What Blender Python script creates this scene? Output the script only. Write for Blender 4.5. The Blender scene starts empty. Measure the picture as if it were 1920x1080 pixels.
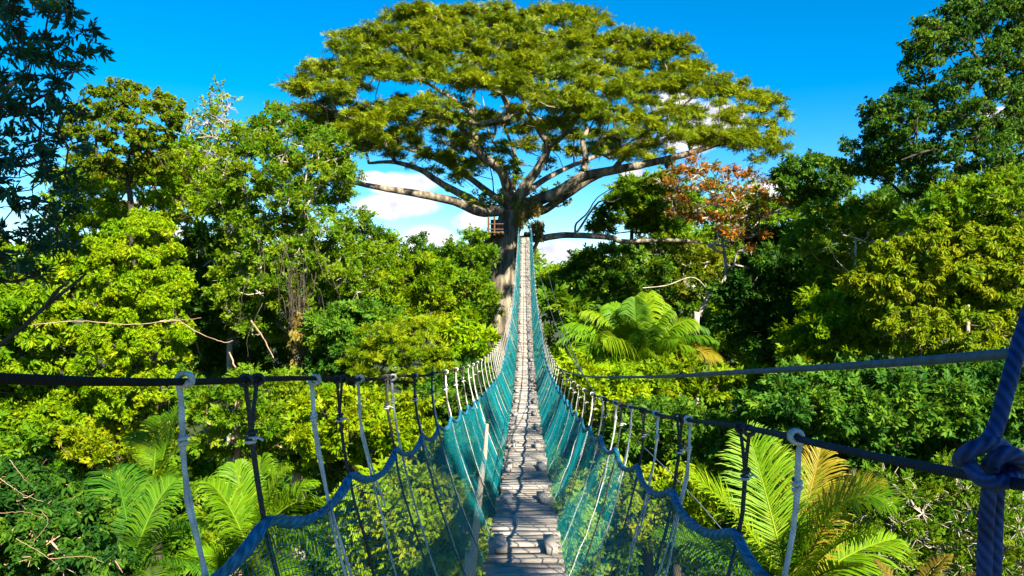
import bpy, math, random
import numpy as np
from mathutils import Vector

rnd = random.Random(11)
rng = np.random.default_rng(11)
F = 1400.0            # focal length of the photograph, in its own pixels
H = 16.0              # eye height above the forest floor
SC = bpy.context.scene
COL = SC.collection

def P(px, py, d):
    """point at depth d metres that the photograph shows at (px, py)"""
    return np.array(((px - 960.0) / F * d, d, H + (540.0 - py) / F * d))

# ------------------------------------------------------------------ mesh building
class MB:
    def __init__(self):
        self.v = []; self.q = []; self.uv = []; self.t = []; self.n = 0
    def add(self, v, q, uv=None, tint=None):
        v = np.asarray(v, float).reshape(-1, 3); q = np.asarray(q, int).reshape(-1, 4)
        self.v.append(v); self.q.append(q + self.n); self.n += len(v)
        self.uv.append(np.zeros((len(q), 4, 2)) if uv is None else np.asarray(uv, float).reshape(-1, 4, 2))
        if tint is None: tint = 0.5
        self.t.append(np.broadcast_to(np.asarray(tint, float), (len(q),)))
    def tube(self, pts, rad, sides=6, tint=0.5, cap=True, vs=1.0):
        pts = np.asarray(pts, float); n = len(pts)
        rad = np.broadcast_to(np.asarray(rad, float), (n,))
        tan = np.gradient(pts, axis=0); tan /= np.linalg.norm(tan, axis=1)[:, None] + 1e-12
        up = np.array((0.31, 0.2, 0.93)) if abs(tan[0][2]) < 0.9 else np.array((0.96, 0.2, 0.1))
        nx = np.empty((n, 3)); a = up - tan[0] * up.dot(tan[0]); a /= np.linalg.norm(a)
        for i in range(n):
            a = a - tan[i] * a.dot(tan[i]); a /= np.linalg.norm(a) + 1e-12; nx[i] = a
        ny = np.cross(tan, nx)
        ang = np.arange(sides) * 2 * math.pi / sides
        ring = (nx[:, None, :] * np.cos(ang)[None, :, None] + ny[:, None, :] * np.sin(ang)[None, :, None])
        V = pts[:, None, :] + ring * rad[:, None, None]
        V = V.reshape(-1, 3)
        i = np.arange(n - 1)[:, None]; j = np.arange(sides)[None, :]; j2 = (j + 1) % sides
        q = np.stack((i * sides + j, i * sides + j2, (i + 1) * sides + j2, (i + 1) * sides + j), -1).reshape(-1, 4)
        seg = np.concatenate(([0], np.cumsum(np.linalg.norm(np.diff(pts, axis=0), axis=1)))) * vs
        u0 = (j / sides) + 0 * i; u1 = ((j + 1) / sides) + 0 * i
        v0 = seg[:-1][:, None] + 0 * j; v1 = seg[1:][:, None] + 0 * j
        uv = np.stack((np.stack((u0, v0), -1), np.stack((u1, v0), -1), np.stack((u1, v1), -1), np.stack((u0, v1), -1)), 2).reshape(-1, 4, 2)
        self.add(V, q, uv, tint)
        if cap:
            for e in (0, n - 1):
                b = np.vstack((V[e * sides:(e + 1) * sides], pts[e][None]))
                k = np.arange(sides); qq = np.stack((k, (k + 1) % sides, np.full(sides, sides), np.full(sides, sides)), -1)
                qq = qq if e else qq[:, [1, 0, 2, 3]]
                self.tri_fan(b, qq, tint)
    def tri_fan(self, b, qq, tint):
        # close an end with quads folded over pairs of sides
        s = len(b) - 1
        if s % 2 == 0:
            k = np.arange(0, s, 2)
            q = np.stack((k, (k + 1) % s, (k + 2) % s, np.full(len(k), s)), -1)
            self.add(b, q, None, tint)
    def box(self, c, size, R=None, tint=0.5, jit=0.0):
        sx, sy, sz = np.asarray(size) / 2
        v = np.array([(-sx, -sy, -sz), (sx, -sy, -sz), (sx, sy, -sz), (-sx, sy, -sz), (-sx, -sy, sz), (sx, -sy, sz), (sx, sy, sz), (-sx, sy, sz)])
        if jit: v = v + rng.uniform(-jit, jit, v.shape)
        if R is not None: v = v @ np.asarray(R).T
        q = [(0, 3, 2, 1), (4, 5, 6, 7), (0, 1, 5, 4), (1, 2, 6, 5), (2, 3, 7, 6), (3, 0, 4, 7)]
        self.add(v + np.asarray(c), q, None, tint)
    def mesh(self, name, mat, origin=(0, 0, 0), smooth=False):
        v = np.vstack(self.v) - np.asarray(origin); q = np.vstack(self.q)
        me = bpy.data.meshes.new(name)
        me.vertices.add(len(v)); me.vertices.foreach_set('co', v.astype(np.float32).ravel())
        me.loops.add(q.size); me.loops.foreach_set('vertex_index', q.astype(np.int32).ravel())
        me.polygons.add(len(q)); me.polygons.foreach_set('loop_start', np.arange(0, q.size, 4, dtype=np.int32))
        if smooth: me.polygons.foreach_set('use_smooth', np.ones(len(q), dtype=bool))
        at = me.attributes.new('tint', 'FLOAT', 'FACE')
        at.data.foreach_set('value', np.concatenate(self.t).astype(np.float32))
        ul = me.uv_layers.new(name='UVMap')
        ul.data.foreach_set('uv', np.concatenate(self.uv).astype(np.float32).ravel())
        me.update(calc_edges=True)
        if mat: me.materials.append(mat)
        return me
    def build(self, name, mat, parent=None, smooth=False):
        o = bpy.data.objects.new(name, self.mesh(name, mat, wloc(parent), smooth))
        COL.objects.link(o)
        if parent is not None: o.parent = parent
        return o

ORI = {}
def wloc(o):
    return ORI.get(o.name, (0, 0, 0)) if o is not None else (0, 0, 0)
def tag(o, label=None, cat=None, group=None, kind=None):
    if label: o['label'] = label
    if cat: o['category'] = cat
    if group: o['group'] = group
    if kind: o['kind'] = kind
    return o
def thing(name, loc, label, cat, group=None):
    o = bpy.data.objects.new(name, None); COL.objects.link(o)
    o.location = loc; o.empty_display_size = 0.3
    ORI[o.name] = tuple(float(x) for x in loc)
    return tag(o, label, cat, group)
def part(o):                      # a mesh part that will carry sub-parts keeps its thing's origin
    ORI[o.name] = wloc(o.parent); return o

def spline(pts, n):
    """Catmull-Rom through control points"""
    p = np.asarray(pts, float)
    if len(p) == 2: return p[0] + (p[1] - p[0]) * np.linspace(0, 1, n)[:, None]
    e = np.vstack((2 * p[0] - p[1], p, 2 * p[-1] - p[-2]))
    s = np.linspace(0, len(p) - 1, n); i = np.minimum(s.astype(int), len(p) - 2); t = (s - i)[:, None]
    a, b, c, d = e[i], e[i + 1], e[i + 2], e[i + 3]
    return 0.5 * (2 * b + (c - a) * t + (2 * a - 5 * b + 4 * c - d) * t ** 2 + (3 * b - a - 3 * c + d) * t ** 3)

# ------------------------------------------------------------------ materials
def newmat(name):
    m = bpy.data.materials.new(name); m.use_nodes = True
    nt = m.node_tree; nt.nodes.clear()
    out = nt.nodes.new('ShaderNodeOutputMaterial')
    return m, nt, out
def ramp(nt, fac, cols):
    r = nt.nodes.new('ShaderNodeValToRGB'); e = r.color_ramp.elements
    n = len(cols)
    while len(e) < n: e.new(0.5)
    for i, c in enumerate(cols):
        p, c = c if len(c) == 2 else (i / (n - 1), c)
        e[i].position = p; e[i].color = (*c, 1)
    nt.links.new(fac, r.inputs[0]); return r.outputs[0]
def leaf_mat(name, cols, trans=0.42, gloss=0.10, rough=0.55):
    m, nt, out = newmat(name); L = nt.links.new
    a = nt.nodes.new('ShaderNodeAttribute'); a.attribute_name = 'tint'
    oi = nt.nodes.new('ShaderNodeObjectInfo')
    c = ramp(nt, a.outputs['Fac'], cols)
    hs = nt.nodes.new('ShaderNodeHueSaturation')
    mr = nt.nodes.new('ShaderNodeMapRange'); mr.inputs[3].default_value = 0.85; mr.inputs[4].default_value = 1.15
    L(oi.outputs['Random'], mr.inputs[0]); L(mr.outputs[0], hs.inputs['Value']); L(c, hs.inputs['Color'])
    p = nt.nodes.new('ShaderNodeBsdfPrincipled'); p.inputs['Roughness'].default_value = rough
    p.inputs['Specular IOR Level'].default_value = gloss
    L(hs.outputs[0], p.inputs['Base Color'])
    t = nt.nodes.new('ShaderNodeBsdfTranslucent')
    h2 = nt.nodes.new('ShaderNodeHueSaturation'); h2.inputs['Value'].default_value = 1.25; h2.inputs['Hue'].default_value = 0.485
    L(hs.outputs[0], h2.inputs['Color']); L(h2.outputs[0], t.inputs[0])
    mx = nt.nodes.new('ShaderNodeMixShader'); mx.inputs[0].default_value = trans
    L(p.outputs[0], mx.inputs[1]); L(t.outputs[0], mx.inputs[2]); L(mx.outputs[0], out.inputs[0])
    return m
def bark_mat(name, cols, scale=3.0, bump=0.6, stretch=0.35):
    m, nt, out = newmat(name); L = nt.links.new
    g = nt.nodes.new('ShaderNodeNewGeometry')
    mp = nt.nodes.new('ShaderNodeMapping'); mp.inputs['Scale'].default_value = (1, 1, stretch)
    L(g.outputs['Position'], mp.inputs[0])
    n = nt.nodes.new('ShaderNodeTexNoise'); n.inputs['Scale'].default_value = scale; n.inputs['Detail'].default_value = 8; n.inputs['Roughness'].default_value = 0.65
    L(mp.outputs[0], n.inputs[0])
    c = ramp(nt, n.outputs[0], cols)
    p = nt.nodes.new('ShaderNodeBsdfPrincipled'); p.inputs['Roughness'].default_value = 0.85; p.inputs['Specular IOR Level'].default_value = 0.2
    b = nt.nodes.new('ShaderNodeBump'); b.inputs['Strength'].default_value = bump; b.inputs['Distance'].default_value = 0.08
    L(n.outputs[0], b.inputs['Height']); L(b.outputs[0], p.inputs['Normal']); L(c, p.inputs['Base Color']); L(p.outputs[0], out.inputs[0])
    return m
def rope_mat(name, c0, c1, pitch=0.03, strands=3, rough=0.7, spec=0.3, bump=0.8, dist=0.003):
    m, nt, out = newmat(name); L = nt.links.new
    uv = nt.nodes.new('ShaderNodeUVMap'); uv.uv_map = 'UVMap'
    s = nt.nodes.new('ShaderNodeSeparateXYZ'); L(uv.outputs[0], s.inputs[0])
    a = nt.nodes.new('ShaderNodeMath'); a.operation = 'MULTIPLY'; a.inputs[1].default_value = 2 * math.pi * strands; L(s.outputs[0], a.inputs[0])
    b = nt.nodes.new('ShaderNodeMath'); b.operation = 'MULTIPLY_ADD'; b.inputs[1].default_value = 2 * math.pi / pitch; L(s.outputs[1], b.inputs[0]); L(a.outputs[0], b.inputs[2])
    w = nt.nodes.new('ShaderNodeMath'); w.operation = 'SINE'; L(b.outputs[0], w.inputs[0])
    mr = nt.nodes.new('ShaderNodeMapRange'); mr.inputs[1].default_value = -1; L(w.outputs[0], mr.inputs[0])
    g = nt.nodes.new('ShaderNodeNewGeometry')
    n = nt.nodes.new('ShaderNodeTexNoise'); n.inputs['Scale'].default_value = 14; n.inputs['Detail'].default_value = 6; L(g.outputs['Position'], n.inputs[0])
    ad = nt.nodes.new('ShaderNodeMath'); ad.operation = 'MULTIPLY_ADD'; ad.inputs[1].default_value = 0.5
    sb = nt.nodes.new('ShaderNodeMath'); sb.operation = 'SUBTRACT'; sb.inputs[1].default_value = 0.25; L(n.outputs[0], sb.inputs[0])
    L(mr.outputs[0], ad.inputs[0]); L(sb.outputs[0], ad.inputs[2])
    c = ramp(nt, ad.outputs[0], [(0.1, c0), (0.75, c1)])
    p = nt.nodes.new('ShaderNodeBsdfPrincipled'); p.inputs['Roughness'].default_value = rough; p.inputs['Specular IOR Level'].default_value = spec
    bp = nt.nodes.new('ShaderNodeBump'); bp.inputs['Strength'].default_value = bump; bp.inputs['Distance'].default_value = dist
    n3 = nt.nodes.new('ShaderNodeTexNoise'); n3.inputs['Scale'].default_value = 170; n3.inputs['Detail'].default_value = 4; n3.inputs['Roughness'].default_value = .7; L(g.outputs['Position'], n3.inputs[0])
    ah = nt.nodes.new('ShaderNodeMath'); ah.operation = 'MULTIPLY_ADD'; ah.inputs[1].default_value = 1.1; L(n3.outputs[0], ah.inputs[0]); L(mr.outputs[0], ah.inputs[2])
    hv = nt.nodes.new('ShaderNodeHueSaturation'); m3 = nt.nodes.new('ShaderNodeMapRange'); m3.inputs[1].default_value = .25; m3.inputs[2].default_value = .75; m3.inputs[3].default_value = .55; m3.inputs[4].default_value = 1.35
    n4 = nt.nodes.new('ShaderNodeTexNoise'); n4.inputs['Scale'].default_value = 38; n4.inputs['Detail'].default_value = 5; L(g.outputs['Position'], n4.inputs[0]); L(n4.outputs[0], m3.inputs[0]); L(m3.outputs[0], hv.inputs['Value']); L(c, hv.inputs['Color'])
    L(ah.outputs[0], bp.inputs['Height']); L(bp.outputs[0], p.inputs['Normal']); L(hv.outputs[0], p.inputs['Base Color']); L(p.outputs[0], out.inputs[0])
    return m
def plank_mat():
    m, nt, out = newmat('weathered_wood'); L = nt.links.new
    g = nt.nodes.new('ShaderNodeNewGeometry'); a = nt.nodes.new('ShaderNodeAttribute'); a.attribute_name = 'tint'
    mp = nt.nodes.new('ShaderNodeMapping'); mp.inputs['Scale'].default_value = (1.6, 26, 26); L(g.outputs['Position'], mp.inputs[0])
    n = nt.nodes.new('ShaderNodeTexNoise'); n.inputs['Scale'].default_value = 3; n.inputs['Detail'].default_value = 9; n.inputs['Roughness'].default_value = 0.7; L(mp.outputs[0], n.inputs[0])
    n2 = nt.nodes.new('ShaderNodeTexNoise'); n2.inputs['Scale'].default_value = 5; n2.inputs['Detail'].default_value = 4; L(g.outputs['Position'], n2.inputs[0])
    s = nt.nodes.new('ShaderNodeMath'); s.operation = 'MULTIPLY_ADD'; s.inputs[1].default_value = 0.55; L(a.outputs['Fac'], s.inputs[0])
    h = nt.nodes.new('ShaderNodeMath'); h.operation = 'MULTIPLY'; h.inputs[1].default_value = 0.65; L(n.outputs[0], h.inputs[0]); L(h.outputs[0], s.inputs[2])
    s2 = nt.nodes.new('ShaderNodeMath'); s2.operation = 'MULTIPLY_ADD'; s2.inputs[1].default_value = 0.4; L(n2.outputs[0], s2.inputs[0]); L(s.outputs[0], s2.inputs[2])
    c = ramp(nt, s2.outputs[0], [(0.3, (0.09, 0.08, 0.072)), (0.55, (0.16, 0.142, 0.13)), (0.8, (0.24, 0.215, 0.198)), (1.0, (0.32, 0.29, 0.268))])
    p = nt.nodes.new('ShaderNodeBsdfPrincipled'); p.inputs['Roughness'].default_value = 0.75; p.inputs['Specular IOR Level'].default_value = 0.3
    b = nt.nodes.new('ShaderNodeBump'); b.inputs['Strength'].default_value = 0.35; b.inputs['Distance'].default_value = 0.003
    L(n.outputs[0], b.inputs['Height']); L(b.outputs[0], p.inputs['Normal']); L(c, p.inputs['Base Color']); L(p.outputs[0], out.inputs[0])
    return m
def plain_mat(name, col, rough=0.6, spec=0.3, trans=0.0):
    m, nt, out = newmat(name); L = nt.links.new
    p = nt.nodes.new('ShaderNodeBsdfPrincipled'); p.inputs['Roughness'].default_value = rough; p.inputs['Specular IOR Level'].default_value = spec
    g = nt.nodes.new('ShaderNodeNewGeometry')
    n = nt.nodes.new('ShaderNodeTexNoise'); n.inputs['Scale'].default_value = 9; n.inputs['Detail'].default_value = 5; L(g.outputs['Position'], n.inputs[0])
    c = ramp(nt, n.outputs[0], [(0.3, tuple(x * 0.75 for x in col)), (0.7, tuple(min(1, x * 1.2) for x in col))]); L(c, p.inputs['Base Color'])
    if trans:
        t = nt.nodes.new('ShaderNodeBsdfTranslucent'); L(c, t.inputs[0])
        mx = nt.nodes.new('ShaderNodeMixShader'); mx.inputs[0].default_value = trans
        L(p.outputs[0], mx.inputs[1]); L(t.outputs[0], mx.inputs[2]); L(mx.outputs[0], out.inputs[0])
    else: L(p.outputs[0], out.inputs[0])
    return m

M = {
 'yellow': leaf_mat('sunny_leaf', [(0.070, 0.150, 0.002), (0.125, 0.215, 0.003), (0.18, 0.26, 0.004), (0.245, 0.275, 0.005)]),
 'lime':   leaf_mat('lime_leaf', [(0.058, 0.145, 0.001), (0.115, 0.22, 0.002), (0.17, 0.265, 0.002), (0.23, 0.28, 0.003)]),
 'mid':    leaf_mat('green_leaf', [(0.033, 0.100, 0.004), (0.065, 0.155, 0.004), (0.105, 0.195, 0.005), (0.155, 0.22, 0.006)]),
 'olive':  leaf_mat('olive_leaf', [(0.045, 0.095, 0.003), (0.085, 0.145, 0.003), (0.13, 0.18, 0.004), (0.19, 0.195, 0.006)]),
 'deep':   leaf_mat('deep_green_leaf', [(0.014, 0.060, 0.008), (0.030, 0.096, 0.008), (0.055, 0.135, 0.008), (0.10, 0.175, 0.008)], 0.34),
 'dark':   leaf_mat('dark_glossy_leaf', [(0.008, 0.050, 0.026), (0.014, 0.078, 0.038), (0.022, 0.10, 0.042), (0.05, 0.13, 0.02)], 0.3, 0.3, 0.4),
 'kapok':  leaf_mat('kapok_leaf', [(0.063, 0.108, 0.002), (0.102, 0.155, 0.003), (0.142, 0.192, 0.003), (0.19, 0.225, 0.004)], 0.38, 0.12),
 'gold':   leaf_mat('golden_leaf', [(0.08, 0.12, 0.003), (0.125, 0.165, 0.004), (0.18, 0.195, 0.005), (0.23, 0.20, 0.006)]),
 'orange': leaf_mat('rusty_leaf', [(0.06, 0.095, 0.006), (0.085, 0.085, 0.010), (0.11, 0.065, 0.016), (0.20, 0.085, 0.008), (0.36, 0.14, 0.005)]),
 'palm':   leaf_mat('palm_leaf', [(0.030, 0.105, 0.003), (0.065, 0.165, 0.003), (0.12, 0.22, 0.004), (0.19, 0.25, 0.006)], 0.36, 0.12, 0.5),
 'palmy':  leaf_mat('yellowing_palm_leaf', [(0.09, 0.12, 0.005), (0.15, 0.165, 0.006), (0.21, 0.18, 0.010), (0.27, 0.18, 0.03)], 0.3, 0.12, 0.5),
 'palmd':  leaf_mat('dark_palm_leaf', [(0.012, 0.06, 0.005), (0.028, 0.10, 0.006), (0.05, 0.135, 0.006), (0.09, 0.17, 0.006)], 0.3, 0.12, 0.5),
 'palmb':  leaf_mat('brown_palm_leaf', [(0.05, 0.045, 0.008), (0.085, 0.065, 0.010), (0.12, 0.09, 0.012), (0.14, 0.13, 0.012)], 0.2, 0.1),
 'straw':  leaf_mat('dry_straw', [(0.07, 0.055, 0.015), (0.13, 0.09, 0.02), (0.20, 0.14, 0.025), (0.14, 0.15, 0.015)], 0.2, 0.2),
 'bark_k': bark_mat('kapok_bark', [(0.3, (0.022, 0.018, 0.014)), (0.44, (0.075, 0.06, 0.046)), (0.56, (0.18, 0.15, 0.115)), (0.72, (0.34, 0.30, 0.24))], 3.2, 1.0, .22),
 'bark_d': bark_mat('dark_bark', [(0.3, (0.022, 0.018, 0.013)), (0.55, (0.05, 0.04, 0.03)), (0.75, (0.095, 0.078, 0.06))], 3.0),
 'bark_p': bark_mat('pale_bark', [(0.28, (0.12, 0.10, 0.085)), (0.52, (0.30, 0.26, 0.22)), (0.75, (0.50, 0.45, 0.38))], 2.5, 0.4),
 'bark_r': bark_mat('pinkish_bark', [(0.28, (0.13, 0.08, 0.055)), (0.5, (0.30, 0.19, 0.13)), (0.75, (0.46, 0.36, 0.28))], 2.5, 0.4),
 'wood': plank_mat(),
 'wood_d': plain_mat('dark_timber', (0.09, 0.055, 0.035), 0.8, 0.2),
 'wood_b': plain_mat('brown_board', (0.085, 0.042, 0.022), 0.8, 0.2),
 'rope_w': rope_mat('white_rope', (0.34, 0.33, 0.31), (0.48, 0.47, 0.45), 0.007, 3, 0.9, 0.1, 0.12, 0.0004),
 'rope_k': rope_mat('black_rope', (0.008, 0.008, 0.009), (0.028, 0.026, 0.026), 0.014, 2, 0.6, 0.35, 0.6, 0.0015),
 'hand_l': rope_mat('brown_black_cable', (0.007, 0.006, 0.005), (0.016, 0.012, 0.010), 0.008, 4, 0.75, 0.12, 0.4, 0.0006),
 'hand_r': rope_mat('navy_cable', (0.005, 0.008, 0.016), (0.012, 0.022, 0.045), 0.007, 4, 0.7, 0.15, 0.5, 0.0008),
 'rope_b': rope_mat('blue_rope', (0.004, 0.060, 0.120), (0.018, 0.18, 0.31), 0.05, 3, 0.6, 0.2, 0.8, 0.003),
 'rope_n': rope_mat('dark_blue_braid', (0.003, 0.008, 0.040), (0.014, 0.045, 0.17), 0.014, 4, 0.6, 0.2, 0.8, 0.002),
 'cable': rope_mat('steel_blue_cable', (0.045, 0.075, 0.105), (0.055, 0.09, 0.125), 0.02, 4, 0.6, 0.25, 0.03, 0.0002),
 'net': plain_mat('teal_net', (0.001, 0.23, 0.28), 0.5, 0.2, 0.35),
}

# ------------------------------------------------------------------ leaf sprays
def leaf_quads(L, w, droop=0.0, fold=0.18, hi=False):
    """one leaf along +x, its face up; returns verts, quads"""
    if hi:
        v = np.array([(0, 0, 0), (1, 0, -droop), (0.3, w, fold * w - droop * .1), (0.68, 0.8 * w, fold * w - droop * .45), (0.3, -w, fold * w - droop * .1), (0.68, -0.8 * w, fold * w - droop * .45)]) * L
        return v, np.array([(0, 1, 3, 2), (0, 4, 5, 1)])
    v = np.array([(0, 0, 0), (0.42, -w, fold * w - droop * .2), (1, 0, -droop), (0.42, w, fold * w - droop * .2)]) * L
    return v, np.array([(0, 1, 2, 3)])
def rot_xyz(ax, ay, az):
    cx, sx, cy, sy, cz, sz = math.cos(ax), math.sin(ax), math.cos(ay), math.sin(ay), math.cos(az), math.sin(az)
    return np.array([[cz, -sz, 0], [sz, cz, 0], [0, 0, 1]]) @ np.array([[cy, 0, sy], [0, 1, 0], [-sy, 0, cy]]) @ np.array([[1, 0, 0], [0, cx, -sx], [0, sx, cx]])
def make_spray(kind, hi=False):
    V, Q, T = [], [], []; n = 0
    def put(v, q, R, pos):
        nonlocal n
        V.append(v @ R.T + np.asarray(pos)); Q.append(q + n); n += len(v); T.append(np.full(len(q), rnd.random()))
    if kind == 'broad':
        for k in range(7):
            x = 0.25 * k; s = 1 if k % 2 else -1
            R = rot_xyz(rnd.uniform(-.5, .5), rnd.uniform(-.15, .45), s * rnd.uniform(.5, 1.15) if k < 6 else 0)
            put(*leaf_quads(rnd.uniform(.75, 1.1), .25, .2, .3, hi), R, (x - .6, 0, 0))
    elif kind == 'fine':
        for k in range(10):
            x = 0.2 * k; s = 1 if k % 2 else -1
            R = rot_xyz(rnd.uniform(-.7, .7), rnd.uniform(-.4, .5), s * rnd.uniform(.4, 1.2))
            put(*leaf_quads(rnd.uniform(.6, 1.0), .27, .15, .3, hi), R, (x - .9, rnd.uniform(-.1, .1), rnd.uniform(-.1, .1)))
    elif kind == 'droop':
        for k in range(7):
            az = k * 2.4 + rnd.uniform(-.4, .4)
            R = rot_xyz(rnd.uniform(-.3, .3), rnd.uniform(.5, 1.35), az)
            put(*leaf_quads(rnd.uniform(.8, 1.2), .19, .25, .35, hi), R, (rnd.uniform(-.4, .4), rnd.uniform(-.4, .4), rnd.uniform(-.1, .3)))
    elif kind == 'whorl':
        for k in range(8):
            az = k * 0.785 + rnd.uniform(-.25, .25)
            R = rot_xyz(rnd.uniform(-.3, .3), rnd.uniform(-.35, .55), az)
            put(*leaf_quads(rnd.uniform(.85, 1.15), .17, .28, .3, hi), R, (0, 0, 0))
    elif kind == 'feather':
        for k in range(7):
            x = 0.24 * k - .7
            for s in (1, -1):
                R = rot_xyz(rnd.uniform(-.25, .25), rnd.uniform(-.05, .3), s * rnd.uniform(.85, 1.25))
                put(*leaf_quads(rnd.uniform(.7, 1.0) * (1 - .05 * k), .12, .15, .2), R, (x, 0, -.03 * k * k * .3))
    elif kind == 'upright':
        for k in range(8):
            az = k * 2.4; x = rnd.uniform(-.2, 1.2)
            R = rot_xyz(rnd.uniform(-.4, .4), rnd.uniform(-.35, .25), rnd.choice((-1, 1)) * rnd.uniform(.15, .9))
            put(*leaf_quads(rnd.uniform(.7, 1.1), .16, .2, .3, hi), R, (x - .6, 0, 0))
    return np.vstack(V), np.vstack(Q), np.concatenate(T)
SPRAY = {}
for k in ('broad', 'fine', 'droop', 'whorl', 'feather', 'upright'):
    SPRAY[k] = [make_spray(k) for _ in range(4)]
    SPRAY[k + '_hi'] = [make_spray(k, True) for _ in range(4)]
NLEAF = {'broad': 7, 'fine': 10, 'droop': 7, 'whorl': 8, 'feather': 14, 'upright': 8}
WLEAF = {'broad': .25, 'fine': .27, 'droop': .19, 'whorl': .17, 'feather': .12, 'upright': .16}

def unit(a): return a / (np.linalg.norm(a, axis=-1, keepdims=True) + 1e-9)
def put_sprays(mb, kind, pos, axis, nor, size, tint, spread=0.35):
    """copies of a spray template into mb"""
    axis = unit(axis); nor = unit(nor - axis * np.sum(nor * axis, -1, keepdims=True)); sd = np.cross(nor, axis)
    which = rng.integers(0, 4, len(pos))
    for w in range(4):
        i = np.nonzero(which == w)[0]
        if not len(i): continue
        v, q, t = SPRAY[kind][w]
        W = (axis[i][:, None, :] * v[None, :, 0:1] + sd[i][:, None, :] * v[None, :, 1:2] + nor[i][:, None, :] * v[None, :, 2:3]) * size[i][:, None, None] + pos[i][:, None, :]
        qq = (q[None] + (np.arange(len(i)) * len(v))[:, None, None]).reshape(-1, 4)
        tt = np.clip(tint[i][:, None] + (t[None] - .5) * spread, 0, 1).ravel()
        mb.add(W.reshape(-1, 3), qq, None, tt)

def clump_sprays(mb, kind, C, R, leaf, lai, flat=0.75, up=0.55, tint=0.5, tvar=0.28, droopy=0.0, nsub=9, subr=0.42, shell=0.5):
    """leafy clumps: centres C, radii R. Every clump is a handful of smaller tufts of sprays."""
    k = kind.split('_')[0]
    for c, r, l in zip(C, R, np.broadcast_to(leaf, (len(C),))):
        sa = NLEAF[k] * WLEAF[k] * 1.0 * l * l
        n = int(max(8, lai * math.pi * r * r / sa))
        dirs = unit(rng.normal(size=(nsub, 3))); dirs[:, 2] = np.where(dirs[:, 2] < -.35, -dirs[:, 2] * .6, dirs[:, 2])
        sub = dirs * (r * rng.uniform(.45, .95, (nsub, 1))) * np.array((1, 1, flat))
        st = rng.normal(0, tvar * .5, nsub); ct = rng.normal(0, tvar * .45)
        s = rng.integers(0, nsub, n)
        d = unit(rng.normal(size=(n, 3)))
        rr = r * subr * (shell + (1 - shell) * rng.random((n, 1))) * rng.uniform(.6, 1.25, (n, 1))
        off = sub[s] + d * rr * np.array((1, 1, flat))
        pos = c + off
        ax = unit(off) * .7 + d * .5 + rng.normal(0, .45, (n, 3)) + np.array((0, 0, .1 - droopy))
        nor = np.array((0, 0, up)) + d * .55 + rng.normal(0, .4, (n, 3))
        tt = tint + ct + st[s] + rng.normal(0, tvar * .5, n)
        put_sprays(mb, kind, pos, ax, nor, l * rng.choice((.6, .8, .95, 1.1, 1.35), n) * rng.uniform(.9, 1.1, n), tt)

# ------------------------------------------------------------------ trees
def inside(poly, x, y):
    poly = np.asarray(poly, float); c = np.zeros(len(x), bool); j = len(poly) - 1
    for i in range(len(poly)):
        xi, yi = poly[i]; xj, yj = poly[j]
        c ^= ((yi > y) != (yj > y)) & (x < (xj - xi) * (y - yi) / (yj - yi + 1e-9) + xi); j = i
    return c
def edge_dist(poly, x, y):
    p = np.asarray(poly, float); q = np.roll(p, -1, 0); best = np.full(len(x), 1e9)
    for a, b in zip(p, q):
        ab = b - a; t = np.clip(((x - a[0]) * ab[0] + (y - a[1]) * ab[1]) / (ab.dot(ab) + 1e-9), 0, 1)
        best = np.minimum(best, np.hypot(x - a[0] - t * ab[0], y - a[1] - t * ab[1]))
    return best
def poisson(poly, gap, holes=(), inset=0.0):
    p = np.asarray(poly, float); lo, hi = p.min(0), p.max(0)
    n = int((hi[0] - lo[0]) * (hi[1] - lo[1]) / gap ** 2 * 14) + 40
    x = rng.uniform(lo[0], hi[0], n); y = rng.uniform(lo[1], hi[1], n)
    ok = inside(poly, x, y)
    e = edge_dist(poly, x, y); ok &= e > inset * rng.uniform(.6, 1.3, n)
    for hx, hy, hr in holes: ok &= np.hypot(x - hx, y - hy) > hr
    x, y, e = x[ok], y[ok], e[ok]; keep = []
    for i in range(len(x)):
        if all((x[i] - x[k]) ** 2 + (y[i] - y[k]) ** 2 > gap * gap for k in keep): keep.append(i)
    return x[keep], y[keep], e[keep]

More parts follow.
